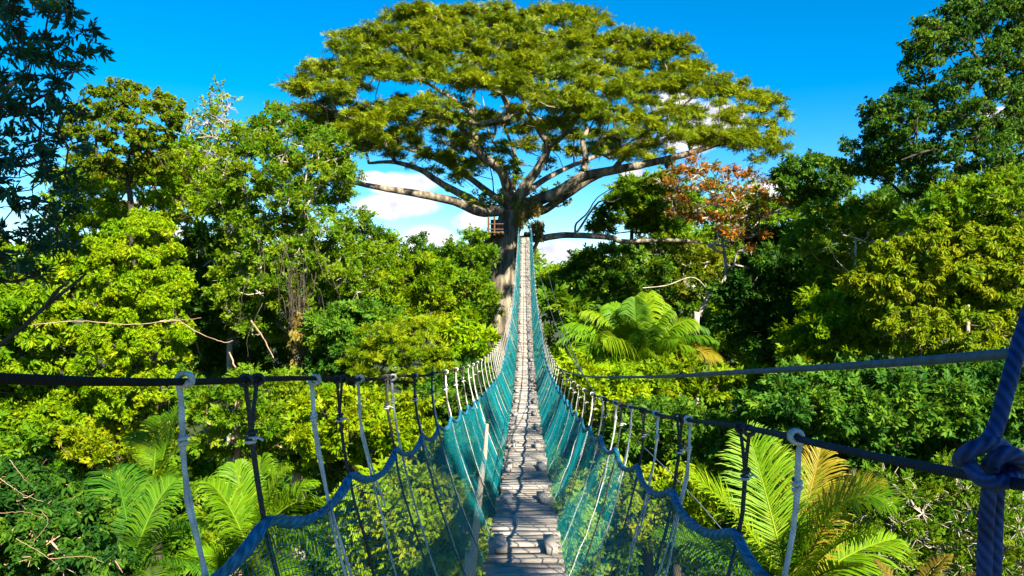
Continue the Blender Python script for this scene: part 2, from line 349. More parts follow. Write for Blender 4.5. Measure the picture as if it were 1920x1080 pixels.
class Skeleton:
    def __init__(self): self.p = []; self.par = []; self.rmin = []
    def node(self, p, par, rmin=0.0):
        self.p.append(np.asarray(p, float)); self.par.append(par); self.rmin.append(rmin); return len(self.p) - 1
    def path(self, pts, rads, par=-1):
        for p, r in zip(pts, np.broadcast_to(rads, (len(pts),))): par = self.node(p, par, r)
        return par
    def attach(self, targets, step=0.8, wob=0.12, lift=0.5, first=0):
        """grow a limb from the best existing node to each target"""
        T = np.asarray(targets)
        root = self.p[first]
        for c in T[np.argsort(np.linalg.norm(T - root, axis=1))]:
            A = np.array(self.p[first:])
            d = np.linalg.norm(A - c, axis=1) + 1.1 * np.maximum(0, A[:, 2] - c[2] + .1)
            k = int(np.argmin(d)) + first; a = self.p[k]; L = np.linalg.norm(c - a)
            m = max(2, int(L / step)); par = k
            for i in range(1, m + 1):
                t = i / m; q = a + (c - a) * t
                q = q + np.array((0, 0, -lift * L * .35 * t * (1 - t) * 2)) + rng.normal(0, wob * L * .5, 3) * math.sin(math.pi * t) * .7
                par = self.node(q if i < m else c, par)
    def radii(self, tip, ex=0.42):
        n = len(self.p); w = np.zeros(n); ch = [0] * n
        for i in range(n):
            if self.par[i] >= 0: ch[self.par[i]] += 1
        for i in range(n - 1, -1, -1):
            if ch[i] == 0: w[i] += 1
            if self.par[i] >= 0: w[self.par[i]] += w[i]
        return np.maximum(tip * w ** ex, self.rmin)
    def mesh(self, mb, tip, sides=6, rough=0.0):
        r = self.radii(tip); n = len(self.p); kids = [[] for _ in range(n)]
        for i in range(n):
            if self.par[i] >= 0: kids[self.par[i]].append(i)
        def run(start, lead):
            pts, rs = lead; cur = start; todo = []
            while True:
                pts.append(self.p[cur]); rs.append(r[cur])
                if not kids[cur]: break
                ks = sorted(kids[cur], key=lambda k: -r[k])
                for k in ks[1:]: todo.append((k, ([self.p[cur]], [r[k] * 1.1])))
                cur = ks[0]
            if len(pts) > 1:
                s = sides if max(rs) > 0.05 else max(4, sides - 2)
                mb.tube(np.array(pts), np.array(rs), s)
            return todo
        stack = [(0, ([], []))]
        while stack: stack += run(*stack.pop())

def twigs(mb, C, R, per=4, r=0.012, flat=.75):
    for c, rr in zip(C, R):
        for _ in range(per):
            d = unit(rng.normal(size=3)); e = c + d * rr * rng.uniform(.6, 1.0) * np.array((1, 1, flat))
            m = (c + e) / 2 + rng.normal(0, rr * .12, 3)
            mb.tube(np.array((c, m, e)), (r, r * .8, r * .35), 4, cap=False)

GROUND = []
def tree(name, label, poly, d, T, cr, leaf_px, kind, mat, lai=5.0, bark='bark_d', trunk=None, tr=0.22, flat=0.75, holes=(), tip=None,
         back=0.6, up=0.55, tint=0.5, tvar=0.28, droopy=0.0, twig=3, cat='tree', fork=0.35, group=None, limbs=(), gap=1.0, nsub=9, jit=.25, leader=True, slope=0.0, limb_bark=None, subr=.42):
    """a tree whose crown fills the outline POLY (photograph pixels) around depth D, THICK T metres each way"""
    x, y, e = poisson(poly, cr * gap * .92, holes, cr * .5)
    if len(x) == 0: raise ValueError(name)
    em = max(e.max(), 1e-6); bul = np.sqrt(np.clip(e / em, 0.02, 1))
    ymin, ymax = min(p[1] for p in poly), max(p[1] for p in poly)
    lean = -slope * (y - ymin) / (ymax - ymin)                     # lower foliage stands nearer when slope > 0
    dep = d + lean - T * bul * rng.uniform(.65, 1.0, len(x)) + rng.normal(0, T * .12, len(x))
    nb = int(len(x) * back)
    sel = rng.choice(len(x), nb, replace=False) if nb else np.array([], int)
    X = np.concatenate((x, x[sel] + rng.normal(0, cr * .3, nb))); Y = np.concatenate((y, y[sel] + rng.normal(0, cr * .3, nb)))
    D = np.maximum(np.concatenate((dep, d + lean[sel] + T * bul[sel] * rng.uniform(-.1, 1.0, nb))), 2.5)
    C = np.stack([(X - 960) / F * D, D, H + (540 - Y) / F * D], -1)
    R = cr * D / F * rng.uniform(1 - jit, 1 + jit, len(D))
    leaf = leaf_px * .80 * D / F
    # skeleton: base -> fork -> leader
    cx = float(np.mean([p[0] for p in poly])); cy = ymin + (ymax - ymin) * .75
    if trunk is None: trunk = [(cx, ymax), (cx + rnd.uniform(-8, 8), cy)]
    pts = [P(px, py, d) for px, py in trunk]
    gx, gy = pts[0][0], pts[0][1]
    base = np.array((gx + rnd.uniform(-.2, .2), gy + .1, -.4))
    path = [base] + pts
    if leader:
        topc = C[np.argmax(C[:, 2] - .5 * np.abs(C[:, 0] - C[:, 0].mean()))]
        path.append(path[-1] * .45 + topc * .55 + np.array((0, 0, -.3)))
    sp = spline(path, 26)
    h = np.linspace(0, 1, 26); rad = tr * (1 - .95 * h ** 1.1); rad[0] *= 1.5
    sk = Skeleton(); sk.path(sp, rad)
    zf = pts[0][2] if len(pts) < 3 else pts[-2][2]
    first = int(np.argmin(np.abs(sp[:, 2] - min(zf, C[:, 2].min() + .5))))
    first = min(first, 22)
    for lp, lr in limbs:
        A = np.array(sk.p); q = [P(*w) for w in lp]
        k = int(np.argmin(np.linalg.norm(A - q[0], axis=1)))
        ls = spline([A[k]] + q, 4 * len(q) + 2)
        sk.path(ls[1:], np.linspace(lr, lr * .1, len(ls) - 1), k)
    sk.attach(C, step=.8 * d / 25, first=first)
    o = thing(name, base, label, cat, group)
    mb = MB(); sk.mesh(mb, tip or (0.0105 * d / 20 + .006), 7)
    twigs(mb, C, R, twig, max(.007, .0095 * d / 20), flat)
    mb.build('trunk', M[bark], o, True)
    cm = MB(); clump_sprays(cm, kind, C, R, leaf, lai, flat, up, tint, tvar, droopy, nsub, subr)
    cm.build('crown', M[mat], o)
    return o

def frond_mesh(mb, base, tip, rise, leaflets, wid, rnd_side=0.0, ll=0.32, droop=0.25, rach=0.02, tint=.5, bend_side=None, vee=.25):
    """feather frond: curved midrib with two rows of narrow leaflets"""
    base = np.asarray(base); tip = np.asarray(tip); L = np.linalg.norm(tip - base)
    mid = (base + tip) / 2 + np.array((0, 0, rise * L)) + (bend_side if bend_side is not None else 0)
    n = 22; t = np.linspace(0, 1, n)[:, None]
    pts = base * (1 - t) ** 2 + 2 * mid * t * (1 - t) + tip * t ** 2
    mb.tube(pts, rach * (1 - .85 * t[:, 0]), 5, tint=min(1, tint + .25), cap=False)
    tan = unit(np.gradient(pts, axis=0))
    s = np.linspace(.13, .995, leaflets); idx = s * (n - 1); i0 = np.minimum(idx.astype(int), n - 2); f = (idx - i0)[:, None]
    p = pts[i0] * (1 - f) + pts[i0 + 1] * f; tg = unit(tan[i0] * (1 - f) + tan[i0 + 1] * f)
    side0 = unit(np.cross(tg, np.array((0, 0, 1.0)) + np.zeros_like(tg)))
    roll = rnd.uniform(-rnd_side, rnd_side)
    upv = np.cross(side0, tg); side = side0 * math.cos(roll) + upv * math.sin(roll); upv = np.cross(side, tg)
    prof = (np.sin(np.pi * np.clip(s * .86 + .12, 0, 1)) ** .7)[:, None]
    for sg in (1, -1):
        ang = rng.normal(0, .07, (leaflets, 1)) + np.interp(s, (0, 1), (1.15, .55))[:, None]
        dr = tg * np.cos(ang) + sg * side * np.sin(ang) + upv * (vee + rng.normal(0, .09, (leaflets, 1)))
        ln = ll * L * prof * rng.uniform(.85, 1.08, (leaflets, 1))
        w = tg * wid * .5
        dn = np.array((0, 0, -1.0))
        a0 = p - w * .5; a1 = p + w * .5
        m = p + unit(dr) * ln * .5 + dn * ln * droop * .12
        e = p + unit(dr) * ln * .86 + dn * ln * droop * .62
        z = p + unit(dr) * ln + dn * ln * droop
        V = np.stack((a0, a1, m + w, m - w, e + w * .6, e - w * .6, z + w * .08, z - w * .08), 1).reshape(-1, 3)
        k = np.arange(leaflets)[:, None] * 8
        q = np.concatenate([k + np.array(c) for c in ((0, 1, 2, 3), (3, 2, 4, 5), (5, 4, 6, 7))], 0)
        tt = np.clip(tint + rng.normal(0, .16, leaflets), 0, 1)
        mb.add(V, q, None, np.tile(tt, 3))

def palm(name, label, c, d, tips, mat='palm', leaflets=58, wid=.05, ll=.3, rise=.22, trunk_r=.11, group=None, droop=.3, cat='palm'):
    base = P(*c, d); gnd = np.array((base[0] + rnd.uniform(-.3, .3), d + .2, -.4))
    o = thing(name, gnd, label, cat, group)
    mb = MB(); mb.tube(spline([gnd, (gnd + base) / 2 + np.array((.15, 0, 0)), base], 14), np.linspace(trunk_r * 1.3, trunk_r * .8, 14), 8)
    mb.build('trunk', M['bark_d'], o, True)
    for tp in tips:
        px, py, dd = tp[:3]; mt = tp[3] if len(tp) > 3 else mat; rs = tp[4] if len(tp) > 4 else rise
        f = MB(); b = base + rng.normal(0, .05, 3)
        frond_mesh(f, b, P(px, py, d + dd), rs, leaflets, wid, .5, ll, droop, .022, rnd.uniform(.3, .75))
        fo = f.build('frond', M[mt], o)
        if mt == 'palmy' : fo['label'] = 'yellowing frond'
    return o

# ================================================================== SETTING
def build_ground():
    g = np.concatenate((-np.geomspace(4000, 40, 14), np.linspace(-36, 36, 25), np.geomspace(40, 4000, 14)))
    X, Y = np.meshgrid(g, g + 30)
    Z = .35 * np.sin(X * .11) * np.cos(Y * .13) + .15 * np.sin(X * .4 + Y * .27)
    Z = np.where(np.hypot(X, Y) > 120, 0, Z) - .2
    V = np.stack((X, Y, Z), -1).reshape(-1, 3); n = len(g)
    i, j = np.meshgrid(np.arange(n - 1), np.arange(n - 1)); i = i.ravel(); j = j.ravel()
    q = np.stack((j * n + i, j * n + i + 1, (j + 1) * n + i + 1, (j + 1) * n + i), -1)
    mb = MB(); mb.add(V, q)
    m = bark_mat('forest_soil', [(0.3, (0.02, 0.025, 0.008)), (0.55, (0.035, 0.05, 0.012)), (0.75, (0.07, 0.06, 0.03))], .8, .5, 1)
    tag(mb.build('ground', m, None, True), 'dark leaf-covered forest floor far below the bridge', 'ground', None, 'structure')
build_ground()

# ------------------------------------------------------------------ suspension bridge
DZ = [(0.0, -1.11), (4.1, -1.58), (6.3, -1.78), (9, -1.93), (12, -2.03), (14, -2.05)]
def dz(d):
    return np.where(d < 14, -2.05 + .0048 * (d - 14) ** 2, -2.05 + .00777 * (d - 14) ** 2)
def cx(d): return .0175 * np.asarray(d)
DEND = 38.4
def hand(side, d):
    d = np.asarray(d, float)
    if side < 0:
        a = np.interp(d, (0, 9, 15, 20, 25, 32, 38.4), (.55, .55, .53, .49, .43, .38, .33))
        h = np.interp(d, (0, 3, 6, 12, 15, 20, 26, 32, 38.4), (1.12, 1.11, 1.09, 1.0, .95, .88, .82, .8, .8))
    else:
        a = np.interp(d, (0, 9, 14, 20, 25, 32, 38.4), (.50, .50, .49, .46, .41, .37, .33))
        h = np.interp(d, (0, 1.4, 3, 6, 9, 14, 20, 38.4), (1.01, 1.01, .97, .91, .86, .78, .78, .8))
    return np.stack((cx(d) + side * a, d, H + dz(d) + h), -1), a, h
def drop(side, d):
    return np.interp(d, (0, 3, 8, 14, 22, 30, 38.4), ((.27, .28, .34, .42, .26, .16, .1) if side < 0 else (.23, .23, .22, .22, .18, .14, .1)))
def side_point(side, d, t, top=0.0):
    """point on the side curtain: t=0 at the hand rope, t=1 beside the deck"""
    p, a, h = hand(side, d)
    aa = a + (.230 - a) * np.asarray(t) ** 1.6
    return np.stack((cx(d) + side * aa, np.asarray(d, float) + 0 * aa, H + dz(d) + h * (1 - t) - .03 * t), -1)

bridge = thing('suspension_bridge', (0, 0, H - 1.2), 'long rope suspension bridge of grey planks and teal side nets rising to the giant tree', 'bridge')
# planks
mb = MB(); d = 1.0; clear = []
while d < DEND:
    w = rnd.choice((.055, .07, .085, .10, .12)) * rnd.uniform(.9, 1.1)
    gap = rnd.choice((.010, .014, .02, .032)); mid = d + w / 2
    sl = float((dz(mid + .05) - dz(mid - .05)) / .1); a = math.atan(sl)
    R = rot_xyz(a, rnd.uniform(-.022, .022), rnd.uniform(-.022, .022))
    ln = .45 + rnd.uniform(-.03, .03)
    # each plank as three short lengths so that its edges waver
    n = 5; xs = np.linspace(-ln / 2, ln / 2, n); tn = rnd.random()
    th = .026; wob = rng.uniform(-.006, .006, (n, 2)); zz = rng.uniform(-.003, .003, n)
    top = np.stack([np.stack((xs, -w / 2 + wob[:, 0], th / 2 + zz), -1), np.stack((xs, w / 2 + wob[:, 1], th / 2 + zz), -1)], 1)
    bot = top - np.array((0, 0, th))
    V = np.concatenate((top, bot), 1)       # n x 4: near-top, far-top, near-bot, far-bot
    V = V.reshape(-1, 3) @ R.T + np.array((cx(mid) + rnd.uniform(-.012, .012), mid, H + float(dz(mid)) + rnd.uniform(-.006, .006)))
    q = []
    for i in range(n - 1):
        b, c = i * 4, i * 4 + 4
        q += [(b, c, c + 1, b + 1), (b + 2, b + 3, c + 3, c + 2), (b, b + 2, c + 2, c), (b + 1, c + 1, c + 3, b + 3)]
    q += [(0, 1, 3, 2), ((n - 1) * 4, (n - 1) * 4 + 2, (n - 1) * 4 + 3, (n - 1) * 4 + 1)]
    mb.add(V, q, None, tn)
    d += w + gap
mb.build('plank_deck', M['wood'], bridge)
# two bearing cables under the planks
for s in (-1, 1):
    dd = np.linspace(.6, DEND, 70)
    m2 = MB(); m2.tube(np.stack((cx(dd) + s * .19, dd, H + dz(dd) - .032), -1), .011, 6, vs=1)
    m2.build('bearing_cable', M['hand_l'], bridge, True)
# cleats
d = 4.65
while d < 37.6:
    for s in (-1, 1):
        if rnd.random() < .05: continue
        m2 = MB(); sl = float((dz(d + .05) - dz(d - .05)) / .1)
        big = 1.0 + .25 * rnd.random()
        m2.box((cx(d) + s * (.155 + rnd.uniform(-.012, .012)), d + rnd.uniform(-.04, .04), H + float(dz(d)) + .013 + .024), (.055 * big, .30 * rnd.uniform(.85, 1.15), .04),
               rot_xyz(math.atan(sl) + rnd.uniform(-.03, .03), rnd.uniform(-.05, .05), rnd.uniform(-.12, .12)), rnd.uniform(.3, .7), .0015)
        c = m2.build('cleat', M['wood'], bridge)
    d += 1.44 * rnd.uniform(.95, 1.05) if d > 6 else 1.46
# ropes
black_d = {-1: [], 1: []}; white_d = {-1: [], 1: []}
for s, b0, w0 in ((-1, 1.5, 1.205), (1, 1.7, 1.38)):
    d = b0
    while d < 36.5: black_d[s].append(d); d += .74 * rnd.uniform(.93, 1.07)
    wd = [1.205, 1.95, 2.49, 3.12, 3.75] if s < 0 else [1.38, 2.29, 2.85, 3.55, 4.15]
    d = wd[-1] + .7
    while d < 37: wd.append(d); d += .70 * rnd.uniform(.9, 1.1)
    white_d[s] = wd
for s in (-1, 1):
    dd = np.concatenate((np.linspace(-.6, 6, 40), np.linspace(6.4, DEND, 70)))
    hp = hand(s, dd)[0]; hp[:, 2] += .004 * np.sin(dd * 4.3)
    m2 = MB(); m2.tube(hp, .0063, 8)
    o = m2.build('hand_rope', M['hand_l' if s < 0 else 'hand_r'], bridge, True)
    o['label'] = 'black brown hand rope' if s < 0 else 'navy hand rope'
    # scalloped blue rope along the top of the net, pinned at the black hangers
    ks = [black_d[s][0] - .74] + black_d[s] + [DEND]; pts = []; da = []
    for a, b in zip(ks[:-1], ks[1:]):
        for t in np.linspace(0, 1, 7)[:-1]:
            x = a + (b - a) * t
            h = hand(s, x)[2]; td = (float(drop(s, x)) + .20 * (b - a) * 4 * t * (1 - t) * .32) / float(h)
            pts.append(side_point(s, x, td)); da.append((x, td))
    pts = np.array(pts); m2 = MB()
    bl = spline(pts, len(pts) * 2)
    m2.tube(bl, .0105 if s < 0 else .0115, 8)
    for k in (0, 1):                                      # thinner strand wound round it
        ph = np.linspace(0, len(bl) * .55, len(bl) * 4); bb = spline(pts, len(bl) * 4)
        off = np.stack((np.cos(ph + k * 3.1), 0 * ph, np.sin(ph + k * 3.1)), -1) * .0085
        nk = len(bl) * 1 if True else 0
        m2.tube((bb + off)[:nk], .0055, 5)
    o = m2.build('net_rope', M['rope_b'], bridge, True); o['label'] = 'blue scalloped rope'
    # the net itself: real threads, fine mesh
    m2 = MB(); da = np.array(da); gx = np.arange(.8, 37.9, .022)
    T0 = np.interp(gx, da[:, 0], da[:, 1]); vs = np.linspace(0, 1, 8)
    th = .0009
    A = np.stack([side_point(s, gx, T0 + (1 - T0) * v) for v in vs], 1)      # columns x levels
    A[:, :, 0] += (.014 * np.sin(gx * 2.1) + .008 * np.sin(gx * 5.1 + 1))[:, None] * np.sin(np.pi * vs)[None]
    def threads(PTS):                                                       # PTS: n_threads x n_pts x 3, triangular tubes
        n, k, _ = PTS.shape
        tn = unit(np.gradient(PTS, axis=1)); n1 = unit(np.cross(tn, np.array((.3, .1, .2)))); n2 = np.cross(tn, n1)
        ring = np.stack([PTS + th * (n1 * math.cos(a) + n2 * math.sin(a)) for a in (0, 2.094, 4.189)], 2)
        idx = np.arange(n * k * 3).reshape(n, k, 3)
        q = [np.stack((idx[:, :-1, j], idx[:, :-1, (j + 1) % 3], idx[:, 1:, (j + 1) % 3], idx[:, 1:, j]), -1).reshape(-1, 4) for j in range(3)]
        m2.add(ring.reshape(-1, 3), np.concatenate(q), None, .5)
    threads(A)
    gx2 = gx[::3]; T2 = T0[::3]; rows = np.linspace(0, 1, 36)
    B = np.stack([side_point(s, gx2, T2 + (1 - T2) * v) for v in rows], 0)
    B[:, :, 0] += (.014 * np.sin(gx2 * 2.1) + .008 * np.sin(gx2 * 5.1 + 1))[None] * np.sin(np.pi * rows)[:, None]
    threads(B)
    m2.build('side_net', M['net'], bridge)

def coil(c, axis, r, turns, pitch, n=10):
    """helix round an axis"""
    axis = unit(np.asarray(axis, float)); u = unit(np.cross(axis, np.array((.2, .1, 1.0)))) ; v = np.cross(axis, u)
    a = np.linspace(0, turns * 2 * math.pi, int(turns * n) + 1)
    return np.asarray(c) + r * (np.cos(a)[:, None] * u + np.sin(a)[:, None] * v) + axis * ((a / (2 * math.pi) - turns / 2) * pitch)[:, None]

def hanger(s, d, white, k):
    near = d < 9; sd = 7 if near else 4
    p, a, h = hand(s, d); rr = (.0044 if white else .0052) * rnd.uniform(.9, 1.12); m2 = MB()
    drift = rnd.uniform(-.02, .02); endt = 1.0
    nn = 12 if near else 6
    t0 = .085 if white else .10
    ts = np.linspace(t0, endt, nn)
    body = np.stack([side_point(s, d + drift * t, t) for t in ts], 0)
    body[:, 0] += s * .008
    if near: body[1:-1] += rng.normal(0, .0028, (nn - 2, 3))
    tang = np.array((.0175, 1, -.1))
    if near:
        if white: m2.tube(coil(p, tang, .0072 + rr * .8, 2.3, rr * 2.2, 12) + rng.normal(0, .0008, 3), rr, sd)
        if white:
            m2.tube(np.vstack((p + (s * .012, .004, -.006), p + (s * .006, .002, -.03), body[0])), rr * 1.15, sd)
            m2.tube(coil(body[0], (0, 0, 1), rr * 1.3, 2.2, rr * 2.0, 10), rr * .9, sd)
        else:
            for w in (-1, 1):
                m2.tube(np.vstack((p + (0, w * .034, -.003), (p + body[0]) / 2 + (0, w * .014, 0), body[0])), rr * .8, sd)
                m2.tube(coil(p + tang * w * .034, tang, .0072 + rr * .6, 1.1, rr * 1.8, 10), rr * .8, sd)
            m2.tube(coil(body[0] + (0, 0, .004), (0.2, 0, 1), rr * 1.35, 1.6, rr * 2.0, 10), rr * .8, sd)
        m2.tube(body, rr * np.linspace(1.0, .6, nn), sd)
        if white and (k in (0, 1, 2) or rnd.random() < .5):        # loose tail beside the main strand
            e = rnd.uniform(.35, .62); tt = np.linspace(t0, e, 7)
            tail = np.stack([side_point(s, d + .0 * t, t) for t in tt], 0)
            fan = np.linspace(0, 1, 7) ** 1.3
            tail[:, 0] += s * .012 * 1 - s * fan * rnd.uniform(.0, .03); tail[:, 1] += fan * rnd.uniform(.02, .05)
            m2.tube(tail, rr * np.linspace(1, .8, 7), sd)
    else:
        m2.tube(coil(p, tang, .010, 1.0, .006, 6), rr * 1.3, 4, cap=False)
        m2.tube(np.vstack((p, body)), rr * np.linspace(1.1, .6, len(body) + 1), 4)
        if white and d > 12: m2.tube(np.vstack((p, side_point(s, d + .14, .45))), rr, 4)
    lash = None
    if near and not white:
        lash = MB(); lash.tube(coil(body[0] + (0, 0, -.004), (0.15, .1, 1), rr * 1.5, 2.4, rr * 1.5, 10), rr * .62, 6)
        lash.tube(np.vstack((body[0] + (rr, -rr, -.004), body[0] + (.016, -.006, 0), body[0] + (.026, -.004, -.006))), rr * .5, 5)
    o = m2.build('white_hanger' if white else 'black_hanger', M['rope_w' if white else 'rope_k'], bridge, True)
    if lash: lash.build('lashing', M['rope_w'], part(o), True)
for s in (-1, 1):
    for k, d in enumerate(white_d[s]): hanger(s, d, True, k)
    for k, d in enumerate(black_d[s]): hanger(s, d, False, k)

# ------------------------------------------------------------------ ropes and cables of their own
t = thing('tie_rope', P(1845, 1150, .80), 'thick navy braided rope knotted round the hand rope beside the right edge', 'rope')
kd = .80
m2 = MB(); rk = .0084
m2.tube(spline([P(1985, 430, .86), P(1922, 610, .83), P(1886, 735, kd), P(1868, 800, kd - .012), P(1850, 830, kd - .02)], 24), rk, 12)
m2.build('upper_rope', M['rope_n'], t, True)
m2 = MB()
m2.tube(spline([P(1866, 850, kd - .01), P(1857, 905, kd - .012), P(1848, 1000, kd), P(1842, 1200, kd + .01)], 24), rk * .92, 12)
m2.tube(spline([P(1880, 850, kd + .008), P(1870, 905, kd + .004), P(1866, 1000, kd + .012), P(1860, 1200, kd + .03)], 24), rk * .92, 12)
m2.build('lower_rope', M['rope_n'], t, True)
m2 = MB()
loop = [P(1862, 795, kd - .03), P(1832, 828, kd - .035), P(1806, 858, kd - .02), P(1806, 880, kd - .01), P(1832, 905, kd - .03), P(1880, 912, kd - .03)]
m2.tube(spline([P(1893, 850, kd + .02), P(1872, 833, kd - .02), P(1838, 836, kd - .034), P(1808, 852, kd - .03), P(1800, 866, kd), P(1815, 860, kd + .025)], 30), rk * .95, 12)
m2.tube(spline([P(1806, 862, kd + .01), P(1818, 872, kd - .025), P(1835, 895, kd - .035), P(1868, 906, kd - .035), P(1900, 895, kd - .02), P(1908, 872, kd + .01)], 30), rk * .95, 12)
m2.tube(spline([P(1850, 890, kd - .0), P(1862, 864, kd - .03), P(1888, 850, kd - .034), P(1912, 862, kd - .026), P(1918, 888, kd), P(1895, 905, kd + .02)], 30), rk * 1.0, 12)
m2.build('knot', M['rope_n'], t, True)

m2 = MB()
m2.tube(spline([P(1040, 688, 9.5), P(1090, 704, 6.2), P(1200, 707, 3.7), P(1400, 697, 2.05), P(1650, 682, 1.3), P(1990, 655, .85)], 60), .0072, 10)
tag(m2.build('guy_cable', M['cable'], None, True), 'thick grey-blue cable sweeping above the right hand rope to the right edge', 'cable')
def wire(pts, r, label):
    m2 = MB(); m2.tube(spline(pts, 20), r, 5)
    tag(m2.build('guy_wire', M['cable'], None, True), label, 'wire')
wire([P(1001, 478, 30), P(1035, 590, 19), P(1068, 662, 11), P(1093, 702, 6.2)], .0058, 'thin pale guy wire slanting from the far right net to the thick cable')
wire([P(1016, 462, 34), P(1040, 560, 24), P(1071, 650, 13), P(1094, 703, 6.4)], .0055, 'thin outer guy wire in front of the pale cloud at the right of the deck')
wire([P(1094, 703, 6.2), P(1140, 770, 5.2), P(1280, 910, 4.2), P(1360, 1000, 3.9)], .0028, 'thin pale wire running down from the cable towards the big right palm')
wire([P(965, 520, 30), P(948, 560, 30), P(930, 592, 29.5)], .009, 'short pale wire across the lower trunk of the giant tree')

# slender pale pole left of the deck
pb = P(884, 1090, 6.6); m2 = MB()
m2.tube(spline([np.array((pb[0] - .35, 6.7, -.3)), P(872, 1300, 6.65), pb, P(893, 985, 6.6), P(902, 900, 6.6), P(909, 850, 6.6), P(913, 795, 6.6)], 40), np.interp(np.linspace(0, 1, 40), (0, .7, 1), (.045, .028, .016)), 8)
tag(m2.build('sapling_pole', M['bark_p'], None, True), 'slender pale bare pole standing just outside the left net by the deck', 'pole')

# ================================================================== GIANT KAPOK
def kapok():
    D = 43.0
    base = np.array((P(944, 540, D)[0], D, -.4))
    o = thing('kapok_tree', base, 'giant umbrella-crowned tree with thick spreading limbs at the far end of the bridge', 'tree')
    sk = Skeleton(); f = lambda L: [P(*p) for p in L]
    # trunk
    tp = spline([base, P(940, 760, D), P(942, 600, D), P(945, 520, D), P(950, 450, D), P(956, 410, D), P(957, 392, D)], 30)
    tr = np.interp(np.linspace(0, 1, 30), (0, .15, .5, .8, 1), (1.7, 1.05, .80, .70, .62))
    fork = sk.path(tp, tr)
    K = D / F
    def limb(pts, r0, r1, start=None):
        q = f(pts); A = np.array(sk.p)
        k = fork if start is None else int(np.argmin(np.linalg.norm(A - P(*start), axis=1)))
        sp = spline([sk.p[k]] + q, 5 * len(q) + 3)[1:]
        sp += np.cumsum(rng.normal(0, .02, sp.shape), 0) * .5
        return sk.path(sp, np.linspace(r0 * .72 * K, r1 * .6 * K, len(sp)), k)
    limb([(905, 397, 42), (855, 378, 41), (790, 363, 40), (720, 352, 39.5), (650, 338, 39)], 15, 6)
    limb([(915, 392, 43), (880, 372, 42.5), (830, 346, 42), (785, 318, 42), (735, 304, 42), (690, 306, 42)], 14, 4)
    limb([(952, 362, 42), (938, 322, 41), (897, 290, 40), (870, 252, 39.5), (846, 226, 39), (790, 216, 38)], 16, 5)
    limb([(888, 235, 40), (884, 190, 41), (895, 140, 42), (880, 90, 43)], 8, 3, (895, 288, 40))
    limb([(840, 180, 40), (790, 150, 40), (730, 130, 40)], 6, 2.5, (884, 225, 40.5))
    limb([(982, 352, 43), (1008, 315, 43), (1026, 275, 43), (1008, 245, 43), (985, 205, 43.5), (970, 140, 44)], 15, 4)
    limb([(1055, 255, 43), (1085, 215, 42), (1100, 160, 42), (1120, 100, 43)], 8, 3, (1026, 275, 43))
    limb([(1000, 378, 42), (1050, 358, 41), (1090, 332, 40.5), (1150, 318, 40), (1215, 305, 40), (1290, 287, 40), (1360, 262, 40), (1420, 240, 40)], 17, 5)
    limb([(1010, 398, 43.5), (1055, 372, 43), (1100, 342, 42.5), (1130, 326, 42)], 12, 10)
    limb([(1098, 300, 41), (1092, 265, 41), (1100, 240, 41.5), (1080, 200, 42), (1075, 150, 42.5)], 9, 3, (1095, 332, 40.5))
    limb([(1190, 270, 40), (1250, 225, 41), (1300, 180, 42)], 7, 3, (1150, 318, 40))
    limb([(1285, 250, 40), (1280, 210, 40.5), (1300, 170, 41)], 4, 2, (1290, 287, 40))
    limb([(975, 370, 46), (1040, 325, 49), (1150, 280, 52), (1260, 250, 53)], 12, 4)
    limb([(930, 370, 46), (860, 320, 49), (770, 280, 52), (660, 255, 53)], 12, 4)
    limb([(960, 360, 47), (965, 300, 51), (940, 230, 54)], 11, 4)
    limb([(700, 240, 41), (640, 215, 42), (590, 190, 43)], 5, 2, (740, 304, 42))
    nl = len(sk.p)
    # low horizontal limb to the right
    lowend = limb([(985, 448, 42.5), (1010, 448, 41.8), (1060, 441, 41.5), (1140, 445, 41.3), (1168, 452, 41.2), (1230, 450, 41), (1295, 452, 41)], 11, 5, (950, 450, D))
    for pts in ([(1080, 420, 41.5), (1100, 400, 41.4), (1118, 372, 41.4), (1150, 352, 41.2)], [(1120, 380, 41.4), (1145, 378, 41.3), (1168, 368, 41.2)], [(1360, 462, 41), (1400, 470, 41)]):
        limb(pts, 3, 1, (1075, 441, 41.5) if pts[0][0] < 1300 else (1295, 452, 41))
    low_first = nl
    # crown pads: lit dome (front) ...
    dome = [(532, 165), (556, 128), (600, 116), (625, 78), (690, 34), (760, 14), (830, 8), (900, 12), (960, 2), (1040, 6), (1110, 22), (1190, 48), (1240, 70), (1300, 82), (1330, 125), (1395, 142), (1425, 168), (1472, 188), (1478, 245),
            (1440, 290), (1395, 285), (1340, 275), (1290, 262), (1230, 268), (1180, 262), (1120, 235), (1060, 210), (1000, 205), (930, 180), (880, 160), (820, 160), (760, 155), (700, 165), (640, 180), (570, 195)]
    holes = [(1240, 180, 20), (1330, 215, 22), (1010, 135, 12), (850, 135, 17), (760, 150, 12), (1160, 190, 15), (1085, 150, 10)]
    x, y, e = poisson(dome, 19, holes, 9)
    yt = np.array([min(py for px, py in dome if abs(px - xx) < 60) for xx in x])
    fr = np.clip((y - yt) / 190, 0, 1)
    rim = np.clip(np.abs(x - 1000) / 470, 0, 1)
    dep = 44 - 9.5 * fr * np.sqrt(1 - .8 * rim ** 2) + rng.normal(0, .6, len(x))
    x2, y2, e2 = poisson(dome, 30, holes, 16)                       # far side of the dome
    keep = y2 < 190; x2, y2 = x2[keep], y2[keep]; dep2 = 46 + 7 * rng.random(len(x2))
    # ... low front pads that stand alone
    sx = np.array([655, 690, 725, 760, 800, 840, 700, 745, 790, 825, 660, 690, 1075, 1110, 1150, 1185, 1225, 1090, 1130, 1065, 1030, 1000, 1230, 1265, 1170, 1310, 1350, 1400, 1445, 1460, 1420, 1120, 1160, 1205, 760, 1040, 1250, 940, 905, 985, 720, 860, 850, 875])
